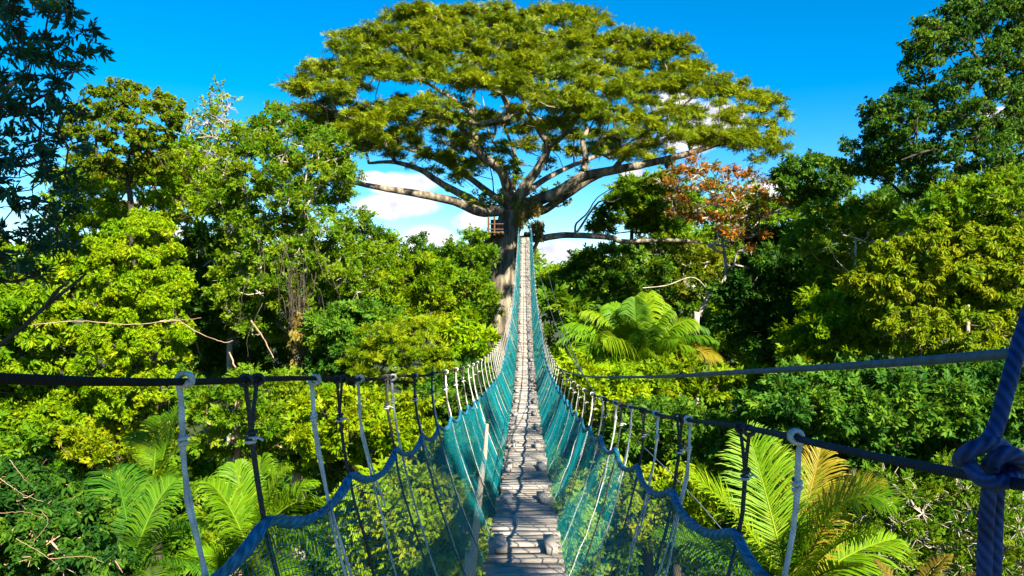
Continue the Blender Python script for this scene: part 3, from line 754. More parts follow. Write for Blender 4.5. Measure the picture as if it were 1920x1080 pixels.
    sy = np.array([243, 232, 215, 200, 192, 198, 225, 212, 205, 212, 215, 255, 170, 195, 205, 230, 235, 225, 250, 205, 180, 170, 270, 255, 290, 270, 268, 262, 262, 285, 300, 285, 262, 255, 245, 235, 205, 175, 160, 205, 260, 225, 300, 318])
    sd = 35.5 + 3 * rng.random(len(sx)); sd[25:31] = 40; sd[42:] = 41
    # ... shaded pads on the far side, seen under the dome
    under = [(560, 190), (650, 190), (740, 205), (830, 215), (900, 205), (980, 215), (1060, 230), (1150, 255), (1230, 280), (1190, 300), (1100, 300), (1040, 290), (980, 270), (900, 285), (830, 300), (760, 285), (680, 290), (590, 255)]
    ux, uy, ue = poisson(under, 26, [(960, 250, 22), (1060, 270, 20), (800, 260, 18), (890, 240, 18)], 8)
    ud = 49 + 6 * rng.random(len(ux))
    lx, ly, le = poisson([(545, 170), (640, 185), (720, 215), (700, 290), (620, 270), (570, 240)], 22, (), 6); ld = 44 + 4 * rng.random(len(lx))
    under2 = [(640, 200), (720, 180), (820, 175), (930, 195), (1010, 215), (1080, 220), (1160, 250), (1240, 275), (1330, 280), (1250, 292), (1130, 300), (1070, 300), (1040, 330), (1000, 320), (960, 330), (920, 320), (870, 340), (800, 325), (700, 300), (650, 270)]
    vx, vy, ve = poisson(under2, 30, [(960, 270, 16), (1060, 265, 14), (800, 262, 14), (880, 262, 16)], 6); vd = 40.5 + 6 * rng.random(len(vx))
    X = np.concatenate((x, x2, sx, ux, lx, vx)); Y = np.concatenate((y, y2, sy, uy, ly, vy)); DD = np.concatenate((dep, dep2, sd, ud, ld, vd))
    C = np.stack([(X - 960) / F * DD, DD, H + (540 - Y) / F * DD], -1)
    tgt = C.copy(); save = (sk.p, sk.par)
    # grow limbs to the pads only from the big limbs (not the low one)
    lowmask = np.ones(len(sk.p), bool); lowmask[low_first:] = False
    hidden = [i for i in range(len(sk.p)) if not lowmask[i]]
    bak = {i: sk.p[i] for i in hidden}
    for i in hidden: sk.p[i] = np.array((0, -500.0, 0))
    sk.attach(tgt, step=1.0, wob=.16, lift=.4, first=29)
    for i in hidden: sk.p[i] = bak[i]
    mb = MB(); sk.mesh(mb, .024, 9)
    R = 24 * DD / F * rng.uniform(.6, 1.45, len(DD)); R[-len(vx):] *= .8
    twigs(mb, C, R, 5, .018, .5); iu = np.arange(len(C)) >= len(x) + len(x2) + len(sx); twigs(mb, C[iu], R[iu] * 1.9, 9, .024, .6)
    # buttress flanges
    for a in (0.4, 1.7, 2.9, 4.2, 5.4):
        dv = np.array((math.cos(a), math.sin(a), 0))
        mb.tube(np.array([base + dv * 3.0, base + dv * 1.6 + (0, 0, 1.6), base + dv * .9 + (0, 0, 5), base + dv * .55 + (0, 0, 10)]), (.25, .4, .42, .3), 8)
    mb.build('trunk', M['bark_k'], o, True)
    cm = MB()
    clump_sprays(cm, 'feather', C, R, 6.8 * DD / F, 5.6, .52, .9, .5, .44, .05, 12, .5)
    cm.build('crown', M['kapok'], o)
    # moss / small leaves on the limbs
    A = np.array(sk.p[30:nl]); A = A[np.abs(A[:, 0] - base[0]) < 4.5]; A = A[rng.choice(len(A), 110)] + rng.normal(0, .25, (110, 3)) + (0, 0, .25)
    em = MB(); clump_sprays(em, 'fine', A, rng.uniform(.25, .5, 110), .16, 2.2, .6, .6, .35, .3)
    em.build('epiphytes', M['olive'], o)
    return o
kapok()

# treehouse platform on the giant tree
def platform():
    D = 40.2
    o = thing('tree_platform', P(955, 442, D + 1.5), 'small brown timber platform with railing hugging the giant trunk', 'platform')
    K = D / F
    mb = MB()
    for k in (0, 1, 2, 3, 4, 10, 11):
        mb.box(P(913 + k * 7.2, 441, D + 1.5) + (0, .0, rnd.uniform(-.01, .01)), (6.6 * K, 4.2, .10), None, rnd.random())
    mb.build('floor', M['wood_d'], o)
    mb = MB(); mb.box(P(936, 424, D + 2.6), (34 * K, .06, 26 * K)); mb.build('wall_board', M['wood_b'], o)
    for px in (916, 927):
        mb = MB(); z = P(px, 441, D - .5); mb.tube(np.array((z, z + (0, 0, 1.0))), .05, 6); mb.build('post', M['wood_b'], o)
    for a, b in (((914, 420), (944, 420)), ((914, 430), (944, 430))):
        mb = MB(); mb.tube(np.array((P(*a, D - .5), P(*b, D - .5))), .035, 6); mb.build('rail', M['wood_b'], o)
    for a, b in (((918, 444), (876, 508)), ((926, 444), (890, 508)), ((1012, 444), (985, 500))):
        mb = MB(); mb.tube(np.array((P(*a, D + .5), P(*b, D + 2.2))), .11, 7); mb.build('strut', M['wood_d'], o)
    return o
platform()
def straw():
    o = MB(); D = 41.4
    for (px, py, r, n) in ((982, 394, 15, 150), (974, 412, 9, 70), (1001, 390, 12, 90), (1008, 428, 12, 60)):
        c = P(px, py, D); k = r * D / F
        pos = c + rng.normal(0, 1, (n, 3)) * np.array((k * .45, k * .5, k * .5))
        put_sprays(o, 'upright', pos, np.array((0, 0, -1.0)) + rng.normal(0, .25, (n, 3)), np.array((0, -1.0, 0)) + rng.normal(0, .4, (n, 3)), rng.uniform(.18, .38, n), rng.uniform(0, 1, n))
    tag(o.build('hanging_creeper', M['straw']), 'golden dry creeper hanging over the entrance where the bridge meets the trunk', 'creeper')
straw()

# ================================================================== FOREST
exec_trees = []
T = tree
# ---- left side, near to far
T('dark_leaf_tree', 'dark blue-green large-leaved tree filling the upper left corner in shade',
  [(-90, -60), (150, -60), (150, 25), (205, 95), (192, 140), (150, 150), (168, 250), (128, 300), (158, 350), (140, 420), (112, 500), (60, 545), (-90, 545)],
  7.2, .9, 31, 19, 'upright_hi', 'dark', 1.35, 'bark_d', [(-60, 900), (-40, 480), (0, 200)], .10, .8, (), .006, .25, .35, .5, .25, .3, 4, gap=1.12, nsub=6)
T('loose_leaf_tree', 'olive loose-crowned tree with tufted foliage against the sky right of the dark upper left tree',
  [(128, 195), (165, 165), (215, 150), (265, 158), (320, 180), (350, 205), (340, 250), (320, 270), (340, 320), (280, 330), (225, 325), (185, 345), (140, 320), (120, 250)],
  24, 2.0, 19, 8, 'droop', 'olive', 3.0, 'bark_d', [(250, 520), (240, 330)], .16, .7, [(250, 205, 14), (295, 225, 16), (190, 225, 14), (235, 270, 18), (285, 285, 12)], None, .4, twig=6)
T('umbrella_tree', 'flat-layered golden tree with open umbrella tiers in front of the left cloud',
  [(110, 325), (170, 308), (250, 312), (340, 318), (420, 330), (455, 352), (400, 368), (330, 355), (260, 352), (200, 362), (130, 360)],
  34, 3.0, 24, 8, 'feather', 'gold', 10, 'bark_d', [(275, 560), (272, 400), (262, 370)], .14, .45, (), None, 1.0, .9, gap=.75)
T('tiered_tree', 'green tiered tree whose thin layers sit under the golden umbrella crown at left',
  [(160, 392), (200, 372), (250, 378), (240, 402), (300, 396), (345, 402), (350, 425), (300, 432), (290, 450), (240, 440), (180, 430), (120, 425)],
  38, 3.0, 22, 9, 'feather', 'olive', 8, 'bark_d', [(320, 600), (310, 460)], .14, .45, (), None, .9, .9, gap=.85)
T('twiggy_tree', 'sparse pale twiggy tree with thin lime leaves against the sky left of the vine tree',
  [(345, 215), (400, 188), (440, 180), (450, 240), (455, 300), (450, 380), (410, 410), (360, 360), (340, 290)],
  29, 1.8, 26, 8, 'fine', 'lime', .75, 'bark_p', [(430, 560), (425, 400), (405, 330)], .13, .9, (), .016, .5, twig=12)
T('columnar_tree', 'tall bright lime columnar tree at left with dense small leaves behind the black rope',
  [(195, 425), (250, 395), (310, 420), (335, 480), (345, 540), (350, 620), (345, 720), (300, 790), (230, 800), (170, 760), (150, 680), (165, 560), (170, 480)],
  18, 1.6, 26, 7.5, 'droop', 'lime', 5.2, 'bark_d', [(255, 900), (255, 640)], .16, 1.0, (), None, .5, .4, .6, .25, .4)
T('drooping_tree', 'yellow-green drooping tree at the left edge below the dark upper corner tree',
  [(-60, 440), (60, 455), (120, 470), (165, 500), (175, 600), (160, 690), (80, 720), (-60, 720)],
  19, 1.6, 34, 13, 'droop_hi', 'lime', 4.5, 'bark_d', [(40, 900), (40, 650)], .14, .9, [(110, 560, 22), (40, 600, 20)], None, .6, .4, .45, .3, .5)
vinet = T('vine_tree', 'big bushy green tree draped with brown hanging vines at left centre',
  [(412, 262), (470, 242), (500, 208), (560, 212), (600, 245), (650, 238), (682, 290), (690, 345), (655, 385), (700, 420), (745, 470), (720, 560), (660, 610), (600, 640), (520, 640), (440, 640), (405, 560), (420, 450), (390, 350)],
  26, 3.0, 27, 7.5, 'fine', 'mid', 4.8, 'bark_p', [(560, 760), (560, 640), (545, 480), (530, 380)], .26, .8, [(470, 560, 16), (610, 560, 18), (400, 470, 14)], None, .5, .5, .62, .3, 0, 6,
  limbs=[([(520, 330, 24), (535, 285, 23.4), (541, 258, 22.9)], .06)])
greyt = T('grey_trunk_tree', 'tree with a pale grey trunk and deep green crown between the columnar and vine trees',
  [(335, 470), (380, 430), (450, 440), (500, 470), (500, 560), (490, 680), (430, 720), (360, 720), (330, 640), (335, 540)],
  31, 2.2, 30, 9, 'broad', 'deep', 4.0, 'bark_p', [(448, 760), (440, 640), (437, 480), (440, 420)], .30, .8, [(438, 560, 26), (440, 500, 22), (446, 640, 22), (415, 600, 18)], None, .7,
  limbs=[([(430, 520, 29), (400, 490, 28.5), (380, 500, 28)], .07), ([(470, 620, 29), (490, 560, 28), (495, 530, 28)], .12)])
T('round_green_tree', 'rounded mid green tree right of the vine tree beneath the white cloud',
  [(690, 430), (740, 440), (760, 470), (800, 480), (840, 500), (850, 570), (810, 640), (740, 650), (680, 620), (670, 540)],
  33, 3.0, 25, 7.5, 'fine', 'lime', 5.2, 'bark_d', None, .2, .8, (), None, .5, .5, .5, .32)
T('shaded_round_tree', 'darker rounded tree left of the giant trunk with small tight leaves',
  [(815, 455), (860, 425), (905, 430), (925, 470), (930, 540), (938, 600), (900, 640), (840, 640), (815, 580), (800, 510)],
  36, 2.5, 26, 8, 'fine', 'mid', 5.5, 'bark_d', None, .2, .8, (), None, .5, .5, .45, .32)
T('tufted_palm_tree', 'tuft-topped slim tree poking up before the cloud left of the giant trunk',
  [(772, 440), (790, 430), (800, 440), (795, 462), (812, 470), (800, 492), (780, 490)],
  37, .6, 12, 8, 'broad', 'deep', 3, 'bark_d', [(797, 560), (795, 480)], .08, .8)
T('blue_green_bush_tree', 'cool green leafy tree below the vine tree beside the brown vine curtain',
  [(585, 610), (630, 575), (690, 565), (740, 590), (740, 650), (690, 710), (620, 730), (580, 700)],
  22, 1.6, 27, 9, 'broad', 'deep', 5.5, 'bark_d', None, .14, .8, (), None, .5, tint=.6)
T('fern_leaf_tree', 'bright lime tree with flat ferny sprays just above the left hand rope',
  [(640, 650), (700, 600), (760, 590), (815, 600), (820, 640), (850, 660), (870, 690), (800, 720), (700, 735), (650, 710)],
  19, 1.6, 24, 11, 'feather', 'yellow', 5.5, 'bark_d', None, .12, .4, (), None, .5, 1.0, .55, .3)
T('sword_leaf_plant', 'bright green plant with upright strap leaves left of the bridge net',
  [(828, 610), (870, 600), (915, 615), (930, 640), (925, 680), (890, 710), (840, 690), (820, 650)],
  20, 1.0, 22, 17, 'whorl', 'lime', 5, 'bark_d', None, .10, .9, cat='plant')
T('lower_left_tree', 'shaded yellow-green tree of long hanging leaves under the left hand rope',
  [(-70, 715), (60, 705), (170, 720), (260, 745), (340, 760), (345, 830), (270, 850), (150, 860), (40, 880), (-70, 890)],
  20, 1.6, 34, 13, 'droop_hi', 'lime', 5.0, 'bark_d', None, .14, .9, (), None, .6, .4, .5, .32, .5)
T('glow_bush', 'sunny yellow shrub glowing in the gap at lower left',
  [(110, 810), (170, 795), (250, 800), (330, 790), (345, 840), (320, 890), (230, 895), (150, 880)],
  18, .8, 22, 12, 'upright', 'yellow', 4.5, 'bark_d', None, .08, .9, cat='shrub', tint=.7)
corner = T('corner_tree', 'dark tangled tree with pale dead twigs in the lower left corner',
  [(-70, 880), (40, 870), (120, 900), (200, 960), (260, 1040), (280, 1130), (-70, 1130)],
  8.5, 1.0, 42, 17, 'droop_hi', 'deep', 3.6, 'bark_r', None, .10, .9, (), .006, .6, .4, .3, .3, .4, 5)
T('pink_trunk_tree', 'leafy green tree around a pinkish bare trunk left of centre below the rope',
  [(380, 720), (440, 690), (520, 700), (580, 730), (590, 800), (560, 870), (480, 860), (390, 860), (350, 800)],
  17, 1.8, 28, 10, 'broad', 'mid', 4.0, 'bark_r', [(446, 900), (445, 800), (444, 720)], .11, .8, [(446, 810, 24), (446, 860, 24), (447, 770, 20)], None, .9, tint=.6)
T('net_side_tree', 'sunlit lime tree with layered leaves behind the scalloped rope left of the deck',
  [(520, 760), (600, 725), (700, 730), (790, 740), (830, 780), (800, 850), (720, 880), (620, 880), (550, 850)],
  14, 1.5, 30, 11, 'broad', 'lime', 5.0, 'bark_d', None, .12, .7, (), None, .5, tint=.6)
T('layered_shrub', 'bright leafy shrub at bottom centre left seen through the net ropes',
  [(660, 900), (760, 870), (840, 900), (900, 960), (930, 1040), (920, 1120), (640, 1120), (620, 980)],
  9.5, .9, 34, 15, 'broad_hi', 'lime', 4.8, 'bark_d', None, .08, .6, (), None, .5, tint=.62, cat='shrub')
T('shadow_tree', 'deep green tree in shadow between the left net and the bright lower shrubs',
  [(760, 730), (850, 690), (930, 700), (960, 780), (940, 880), (870, 900), (790, 850)],
  16, 1.6, 32, 11, 'broad', 'deep', 4.5, 'bark_d', None, .12, .8, tint=.4)
T('airy_skyline_tree', 'airy lime tree filling the gap between the golden umbrella crown and the vine tree',
  [(300, 300), (345, 262), (400, 255), (440, 300), (450, 400), (440, 470), (380, 480), (310, 470), (290, 390)],
  40, 3, 27, 8, 'fine', 'lime', 2.6, 'bark_p', [(385, 640), (380, 440)], .2, .8, [(330, 440, 14), (265, 385, 16)], None, .6, twig=6, tint=.45)
T('pale_left_tree', 'light green tree with a full crown behind the columnar tree at left',
  [(90, 400), (150, 380), (230, 420), (300, 440), (350, 450), (360, 520), (330, 600), (200, 620), (110, 560)],
  30, 2.5, 26, 7.5, 'fine', 'lime', 4.4, 'bark_d', None, .2, .8, (), None, .6, tint=.45)
T('valley_tree', 'soft green tree on the skyline between the round tree and the tufted slim tree',
  [(700, 480), (740, 452), (790, 480), (850, 470), (900, 450), (930, 470), (930, 560), (820, 580), (720, 560)],
  52, 4, 26, 7, 'fine', 'mid', 5, 'bark_d', None, .2, .8, (), None, .6, tint=.7)
T('back_right_tree', 'mid green skyline tree behind the rusty tree and the low dead limb',
  [(1190, 350), (1250, 330), (1330, 340), (1400, 370), (1460, 360), (1520, 380), (1540, 450), (1500, 520), (1380, 540), (1250, 520), (1200, 440)],
  62, 4, 28, 8, 'broad', 'mid', 4, 'bark_d', None, .25, .8, [(1350, 380, 16), (1440, 400, 14)], None, .6, tint=.55)
T('light_green_tree', 'open light green tree filling the space under the loose tufted crown at left',
  [(95, 300), (190, 335), (300, 275), (345, 250), (400, 330), (410, 400), (330, 440), (200, 450), (110, 420), (80, 360)],
  27, 2.2, 24, 8, 'fine', 'lime', 2.7, 'bark_d', [(250, 620), (245, 430)], .13, .8, [(235, 385, 16), (330, 415, 14), (170, 300, 12)], None, .5, twig=6, tint=.4)
# palms, left
palm('feather_palm', 'bright feather palm with arching combed fronds at lower left of the scalloped rope', (468, 1060), 10.5,
     [(655, 1000, -.4, 'palm', .75), (390, 905, .2, 'palm', .3), (640, 1060, -.9, 'palm', .45), (340, 985, .3, 'palm', .45), (585, 905, .5, 'palm', .35), (490, 858, .9, 'palm', .15), (690, 1100, -.4, 'palm', .4), (420, 1150, -1.2), (310, 1070, -.3, 'palm', .4), (560, 1150, -1.3), (440, 870, .6, 'palm', .2), (540, 880, .2, 'palm', .3)], 'palm', 96, .021, .40, .3, droop=.38)
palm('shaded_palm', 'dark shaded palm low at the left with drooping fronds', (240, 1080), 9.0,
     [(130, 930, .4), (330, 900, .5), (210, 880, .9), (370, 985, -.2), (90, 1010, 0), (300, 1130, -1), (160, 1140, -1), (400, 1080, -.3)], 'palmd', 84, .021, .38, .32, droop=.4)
palm('upright_palm', 'small sunlit palm with steep new fronds above the dark shaded palm', (290, 900), 12.5,
     [(335, 760, .3, 'palm', .1), (300, 780, .8), (240, 815, .4), (355, 840, -.4), (215, 880, -.6), (330, 920, -.9), (265, 930, -1)], 'palm', 66, .024, .34, .28)

# ---- right side, far to near
T('far_pale_tree', 'small lime tree on the far skyline just right of the bridge end',
  [(1005, 520), (1030, 500), (1060, 508), (1100, 512), (1135, 525), (1130, 570), (1060, 600), (1010, 590)],
  60, 4, 22, 7, 'fine', 'lime', 5.5, 'bark_d', None, .25, .8)
T('horizon_green_tree', 'green rounded tree above the low dead limb right of the bridge',
  [(1075, 440), (1100, 400), (1140, 365), (1185, 335), (1240, 332), (1285, 350), (1290, 410), (1270, 440), (1180, 436), (1100, 436)],
  50, 3.5, 23, 8, 'broad', 'mid', 5.5, 'bark_d', [(1180, 700), (1185, 420)], .3, .7, [(1110, 390, 12)], None, .5, tint=.62)
T('under_limb_tree', 'dark green tree with bright top leaves below the low dead limb',
  [(1050, 500), (1090, 470), (1150, 460), (1220, 468), (1260, 500), (1260, 560), (1200, 590), (1120, 590), (1065, 550)],
  46, 3.5, 24, 8, 'broad', 'deep', 5.0, 'bark_d', None, .3, .7, [(1075, 545, 14)], None, .5, tint=.6)
T('rusty_tree', 'orange and rust leaved tree with pale twisted limbs right of the giant tree',
  [(1235, 305), (1290, 288), (1340, 298), (1400, 320), (1470, 330), (1520, 370), (1515, 400), (1460, 400), (1440, 440), (1445, 480), (1410, 500), (1390, 460), (1330, 440), (1300, 425), (1250, 410), (1225, 360)],
  37, 2.6, 20, 7, 'fine', 'orange', 1.5, 'bark_p', [(1305, 640), (1313, 590), (1335, 545), (1362, 515), (1352, 440)], .19, .6, [(1350, 350, 10), (1440, 365, 12), (1300, 370, 12)], .022, .5, twig=8, tvar=.5, tint=.55,
  limbs=[([(1375, 500, 36.5), (1390, 468, 36), (1470, 465, 36), (1480, 510, 35.8), (1478, 530, 35.6)], .07), ([(1300, 520, 36), (1250, 535, 35.5), (1205, 540, 35)], .032),
         ([(1345, 470, 36.5), (1330, 458, 36.2), (1370, 458, 36)], .08), ([(1420, 510, 36), (1408, 540, 35.5)], .05)])
T('olive_mix_tree', 'olive and brown speckled tree around the pale twisted limbs of the rusty tree',
  [(1180, 440), (1250, 450), (1330, 460), (1390, 480), (1400, 540), (1350, 590), (1280, 590), (1220, 590), (1180, 540)],
  48, 3.0, 23, 8, 'fine', 'olive', 4.2, 'bark_p', None, .2, .7, [(1310, 570, 20)], None, .5, twig=6)
T('dome_tree', 'dark blue-green domed tree on the skyline between rusty tree and tall right tree',
  [(1445, 330), (1470, 300), (1520, 288), (1570, 292), (1605, 315), (1612, 345), (1590, 370), (1540, 385), (1490, 380), (1455, 370)],
  35, 2.2, 22, 8, 'broad', 'deep', 4.2, 'bark_d', [(1540, 600), (1535, 380)], .2, .7, (), None, .5, tint=.5)
T('tall_right_tree', 'tall dark open-crowned tree with drooping tufts rising out of the top right corner',
  [(1705, 45), (1770, 10), (1800, -60), (1990, -60), (1990, 420), (1900, 400), (1830, 400), (1760, 420), (1735, 425), (1690, 360), (1640, 340), (1560, 322), (1600, 265), (1625, 205), (1680, 160), (1690, 110)],
  22, 2.4, 21, 7.5, 'droop', 'deep', 3.0, 'bark_d', [(1960, 600), (1935, 330), (1905, 200)], .24, 1.0, [(1775, 120, 22), (1735, 250, 18), (1880, 200, 20), (1790, 320, 14), (1700, 300, 14), (1835, 90, 14), (1760, 180, 14)], None, .5, tint=.55, tvar=.33, droopy=.5, gap=1.12, nsub=14, subr=.5, twig=6,
  limbs=[([(1885, 150, 21), (1840, 115, 20.5), (1800, 70, 20)], .11), ([(1830, 250, 20.5), (1730, 285, 20), (1690, 300, 20)], .07)])
T('right_skyline_tree', 'dark green tree closing the skyline gap under the tall open-crowned tree at right',
  [(1590, 400), (1640, 365), (1700, 345), (1760, 350), (1810, 380), (1810, 460), (1700, 470), (1610, 460)],
  31, 2.0, 24, 8, 'broad', 'deep', 3.2, 'bark_d', None, .16, .8, [(1690, 362, 12)], None, .5, tint=.5)
T('white_branch_tree', 'medium green tree showing white forked branches left of the yellow bank of leaves',
  [(1490, 420), (1530, 385), (1600, 370), (1670, 372), (1725, 395), (1730, 440), (1690, 480), (1640, 520), (1580, 540), (1520, 520), (1480, 470)],
  27, 2.0, 25, 9, 'broad', 'mid', 3.6, 'bark_p', [(1645, 640), (1645, 500), (1638, 465)], .06, .75, [(1640, 465, 16), (1600, 450, 12), (1680, 450, 14), (1585, 505, 12)], .013, .6, tint=.68,
  leader=False, limbs=[([(1615, 450, 25), (1580, 440, 24.5)], .05), ([(1670, 450, 25), (1705, 430, 24.5), (1722, 425, 24.3)], .06), ([(1600, 510, 24.5), (1570, 490, 24), (1560, 470, 24)], .04)])
T('back_green_tree', 'mid green tree at the right edge below the tall dark tree',
  [(1690, 415), (1745, 365), (1790, 340), (1860, 320), (1930, 315), (1990, 320), (1990, 480), (1900, 470), (1800, 450)],
  19, 1.6, 28, 10, 'broad', 'mid', 5.2, 'bark_d', None, .18, .8, tint=.6)
T('yellow_bank_tree', 'brightly sunlit yellow-green tree with long hanging leaves at right',
  [(1590, 520), (1640, 470), (1690, 450), (1740, 415), (1800, 425), (1870, 415), (1930, 430), (1990, 440), (1990, 640), (1920, 620), (1840, 610), (1780, 600), (1700, 610), (1620, 600)],
  15.5, 1.5, 29, 12, 'droop_hi', 'yellow', 5.6, 'bark_d', None, .16, .85, (), None, .5, .55, .72, .33, .45)
T('right_slope_tree', 'fresh green tree sloping down left of the yellow bank above the cable',
  [(1440, 690), (1470, 620), (1530, 570), (1600, 540), (1680, 560), (1730, 600), (1720, 660), (1650, 690), (1540, 710)],
  17, 1.6, 28, 11, 'broad', 'lime', 5.0, 'bark_d', None, .15, .75, (), None, .5, tint=.5)
T('dead_twig_tree', 'yellowish tree with bare tangled pale twigs right of centre just above the cable',
  [(1650, 590), (1720, 570), (1800, 575), (1870, 600), (1990, 600), (1990, 680), (1880, 680), (1760, 690), (1670, 660)],
  14, 1.1, 25, 11, 'droop_hi', 'yellow', 3.6, 'bark_r', None, .05, .8, (), .009, .6, .4, .55, .35, .4, 7)
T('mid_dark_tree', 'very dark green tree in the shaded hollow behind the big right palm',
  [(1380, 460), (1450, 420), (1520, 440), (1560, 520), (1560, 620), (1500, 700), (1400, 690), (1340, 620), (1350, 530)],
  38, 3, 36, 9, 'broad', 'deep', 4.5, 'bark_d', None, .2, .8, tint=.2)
palm('giant_leaf_palm', 'big fresh green palm with arching fronds right of the far bridge', (1195, 700), 21,
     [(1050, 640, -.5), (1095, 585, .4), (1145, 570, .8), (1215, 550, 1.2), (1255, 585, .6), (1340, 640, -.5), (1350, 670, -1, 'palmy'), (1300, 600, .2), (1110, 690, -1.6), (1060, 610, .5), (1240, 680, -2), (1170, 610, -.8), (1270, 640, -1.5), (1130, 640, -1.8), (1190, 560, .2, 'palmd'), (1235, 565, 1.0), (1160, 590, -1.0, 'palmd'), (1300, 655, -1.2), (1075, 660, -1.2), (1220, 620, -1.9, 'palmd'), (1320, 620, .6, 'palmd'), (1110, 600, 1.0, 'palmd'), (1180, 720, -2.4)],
     'palm', 84, .045, .36, .36, .16, droop=.7)
T('cable_bush', 'small yellow-tinged tree just beneath the start of the thick cable right of the net',
  [(1030, 690), (1080, 660), (1150, 690), (1200, 700), (1210, 760), (1160, 800), (1080, 780), (1040, 740)],
  15, 1.0, 25, 11, 'broad', 'lime', 4.8, 'bark_d', None, .1, .75, tint=.6)
T('cable_lime_tree', 'lime and yellow tree rising behind the cable below the big right palm',
  [(1200, 700), (1260, 670), (1330, 680), (1400, 690), (1450, 690), (1440, 740), (1360, 760), (1260, 760), (1200, 740)],
  18, 1.3, 26, 11, 'broad', 'yellow', 4.8, 'bark_d', None, .1, .7, tint=.45)
T('right_dark_tree', 'broad deep green tree below the thick cable at right',
  [(1380, 730), (1480, 700), (1600, 690), (1720, 690), (1840, 690), (1990, 690), (1990, 880), (1860, 860), (1740, 880), (1620, 900), (1500, 850), (1400, 820)],
  13, 1.8, 36, 12, 'broad_hi', 'deep', 4.6, 'bark_d', None, .15, .75, (), None, .5, tint=.45, tvar=.34)
T('mid_right_tree', 'shaded green tree between the net and the right hand rope white ties',
  [(1120, 760), (1210, 750), (1300, 760), (1390, 790), (1410, 860), (1340, 900), (1230, 880), (1140, 850)],
  14, 1.5, 32, 11, 'broad', 'deep', 4.4, 'bark_d', None, .12, .75, tint=.6)
T('lower_yellow_bush', 'sunlit yellow bush at bottom right of the deck behind the hanging ropes',
  [(1070, 890), (1140, 860), (1220, 870), (1300, 885), (1340, 930), (1330, 1020), (1280, 1060), (1180, 1040), (1090, 1000)],
  11, 1.1, 30, 13, 'droop_hi', 'yellow', 5.2, 'bark_d', None, .1, .8, tint=.5, cat='shrub')
T('deck_side_shrub', 'green shrub with a few yellow leaves close against the right side of the deck',
  [(1040, 900), (1080, 930), (1110, 1000), (1130, 1120), (1050, 1120), (1045, 1000)],
  9, .5, 24, 15, 'broad_hi', 'lime', 3.8, 'bark_d', None, .07, .8, cat='shrub', tint=.6)
palm('corner_palm', 'large sunlit palm with one browning frond at the lower right', (1480, 1120), 9.5,
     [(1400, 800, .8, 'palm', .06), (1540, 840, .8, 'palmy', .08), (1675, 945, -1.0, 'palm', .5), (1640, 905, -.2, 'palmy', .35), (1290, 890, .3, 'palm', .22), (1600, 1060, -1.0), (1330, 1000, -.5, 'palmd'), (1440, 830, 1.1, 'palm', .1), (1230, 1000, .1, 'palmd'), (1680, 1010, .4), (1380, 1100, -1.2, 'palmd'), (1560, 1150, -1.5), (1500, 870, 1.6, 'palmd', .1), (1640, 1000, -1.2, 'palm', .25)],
     'palm', 100, .023, .35, .16, .13, droop=.25)
T('bare_twig_bush', 'tangled bush with many bare pale branches in the lower right corner',
  [(1600, 900), (1680, 880), (1780, 870), (1880, 880), (1990, 880), (1990, 1130), (1600, 1130), (1580, 1000)],
  11.5, 1.0, 40, 12, 'upright_hi', 'mid', 1.5, 'bark_p', None, .07, .8, (), .008, .7, .5, .5, .35, 0, 20, cat='shrub')
palm('low_dry_palm', 'partly browned palm frond tuft along the bottom edge at right', (1700, 1150), 8.0,
     [(1640, 1050, .4, 'palmb'), (1780, 1040, .3, 'palmb'), (1840, 1075, -.1, 'palmb'), (1580, 1100, 0)], 'palmb', 46, .03, .28, .2)

lines = []
for k in range(18):
    x0 = rnd.uniform(465, 650); y0 = rnd.uniform(440, 580); z0 = 22.6 + rnd.uniform(-.5, .3); w = rnd.uniform(-35, 35)
    lines.append([(x0, y0, z0), (x0 + w * .5, y0 + rnd.uniform(15, 50), z0), (x0 + w, y0 + rnd.uniform(50, 90), z0), (x0 + w * 1.3, y0 + rnd.uniform(80, 130), z0)])
# hanging brown vines on the vine tree and bare branches
def limbs_of(o, name, lines, mat, r):
    for L in lines:
        mb = MB(); pts = np.array([P(*p) for p in L]); pts[1:] += rng.normal(0, 4 * L[0][2] / F, (len(L) - 1, 3)); s = spline(pts, 6 * len(L)); s[1:-1] += rng.normal(0, .0035 * L[0][2] / 10, (len(s) - 2, 3))
        mb.tube(s, r * L[0][2] / 20 * np.linspace(1, .45, len(s)), 5); mb.build(name, M[mat], o)
def strands(name, label, cat, lines, mat, r, parentless=True):
    mb = MB()
    for L in lines:
        pts = np.array([P(*p) for p in L]); pts[1:] += rng.normal(0, 4 * L[0][2] / F, (len(L) - 1, 3)); s = spline(pts, 6 * len(L)); s[1:-1] += rng.normal(0, .0035 * L[0][2] / 10, (len(s) - 2, 3))
        mb.tube(s, r * L[0][2] / 20 * np.linspace(1, .45, len(s)), 5)
    return tag(mb.build(name, M[mat], None, True), label, cat)
vl = []
for k in range(34):
    x0 = 548 + rnd.uniform(-14, 22); x1 = 566 + rnd.uniform(-16, 18)
    vl.append([(x0, 540 + rnd.uniform(-60, 40), 22.4 + rnd.uniform(-.4, .4)), ((x0 + x1) / 2 + rnd.uniform(-5, 5), 620, 22.4), (x1, 690 + rnd.uniform(-20, 14), 22.4)])
strands('hanging_vines', 'tawny curtain of thin vines hanging straight down in front of the vine tree', 'vines', vl, 'bark_d', .007)
mb = MB(); n = 170; c = P(566, 655, 22.3)
put_sprays(mb, 'upright', c + rng.normal(0, 1, (n, 3)) * (.13, .13, .6), np.array((0, 0, -1.0)) + rng.normal(0, .25, (n, 3)), np.array((0, -1.0, 0)) + rng.normal(0, .4, (n, 3)), rng.uniform(.10, .2, n), rng.random(n))
tag(mb.build('vine_tuft', M['straw']), 'shaggy golden tuft of dry leaves on the hanging vine curtain', 'creeper')
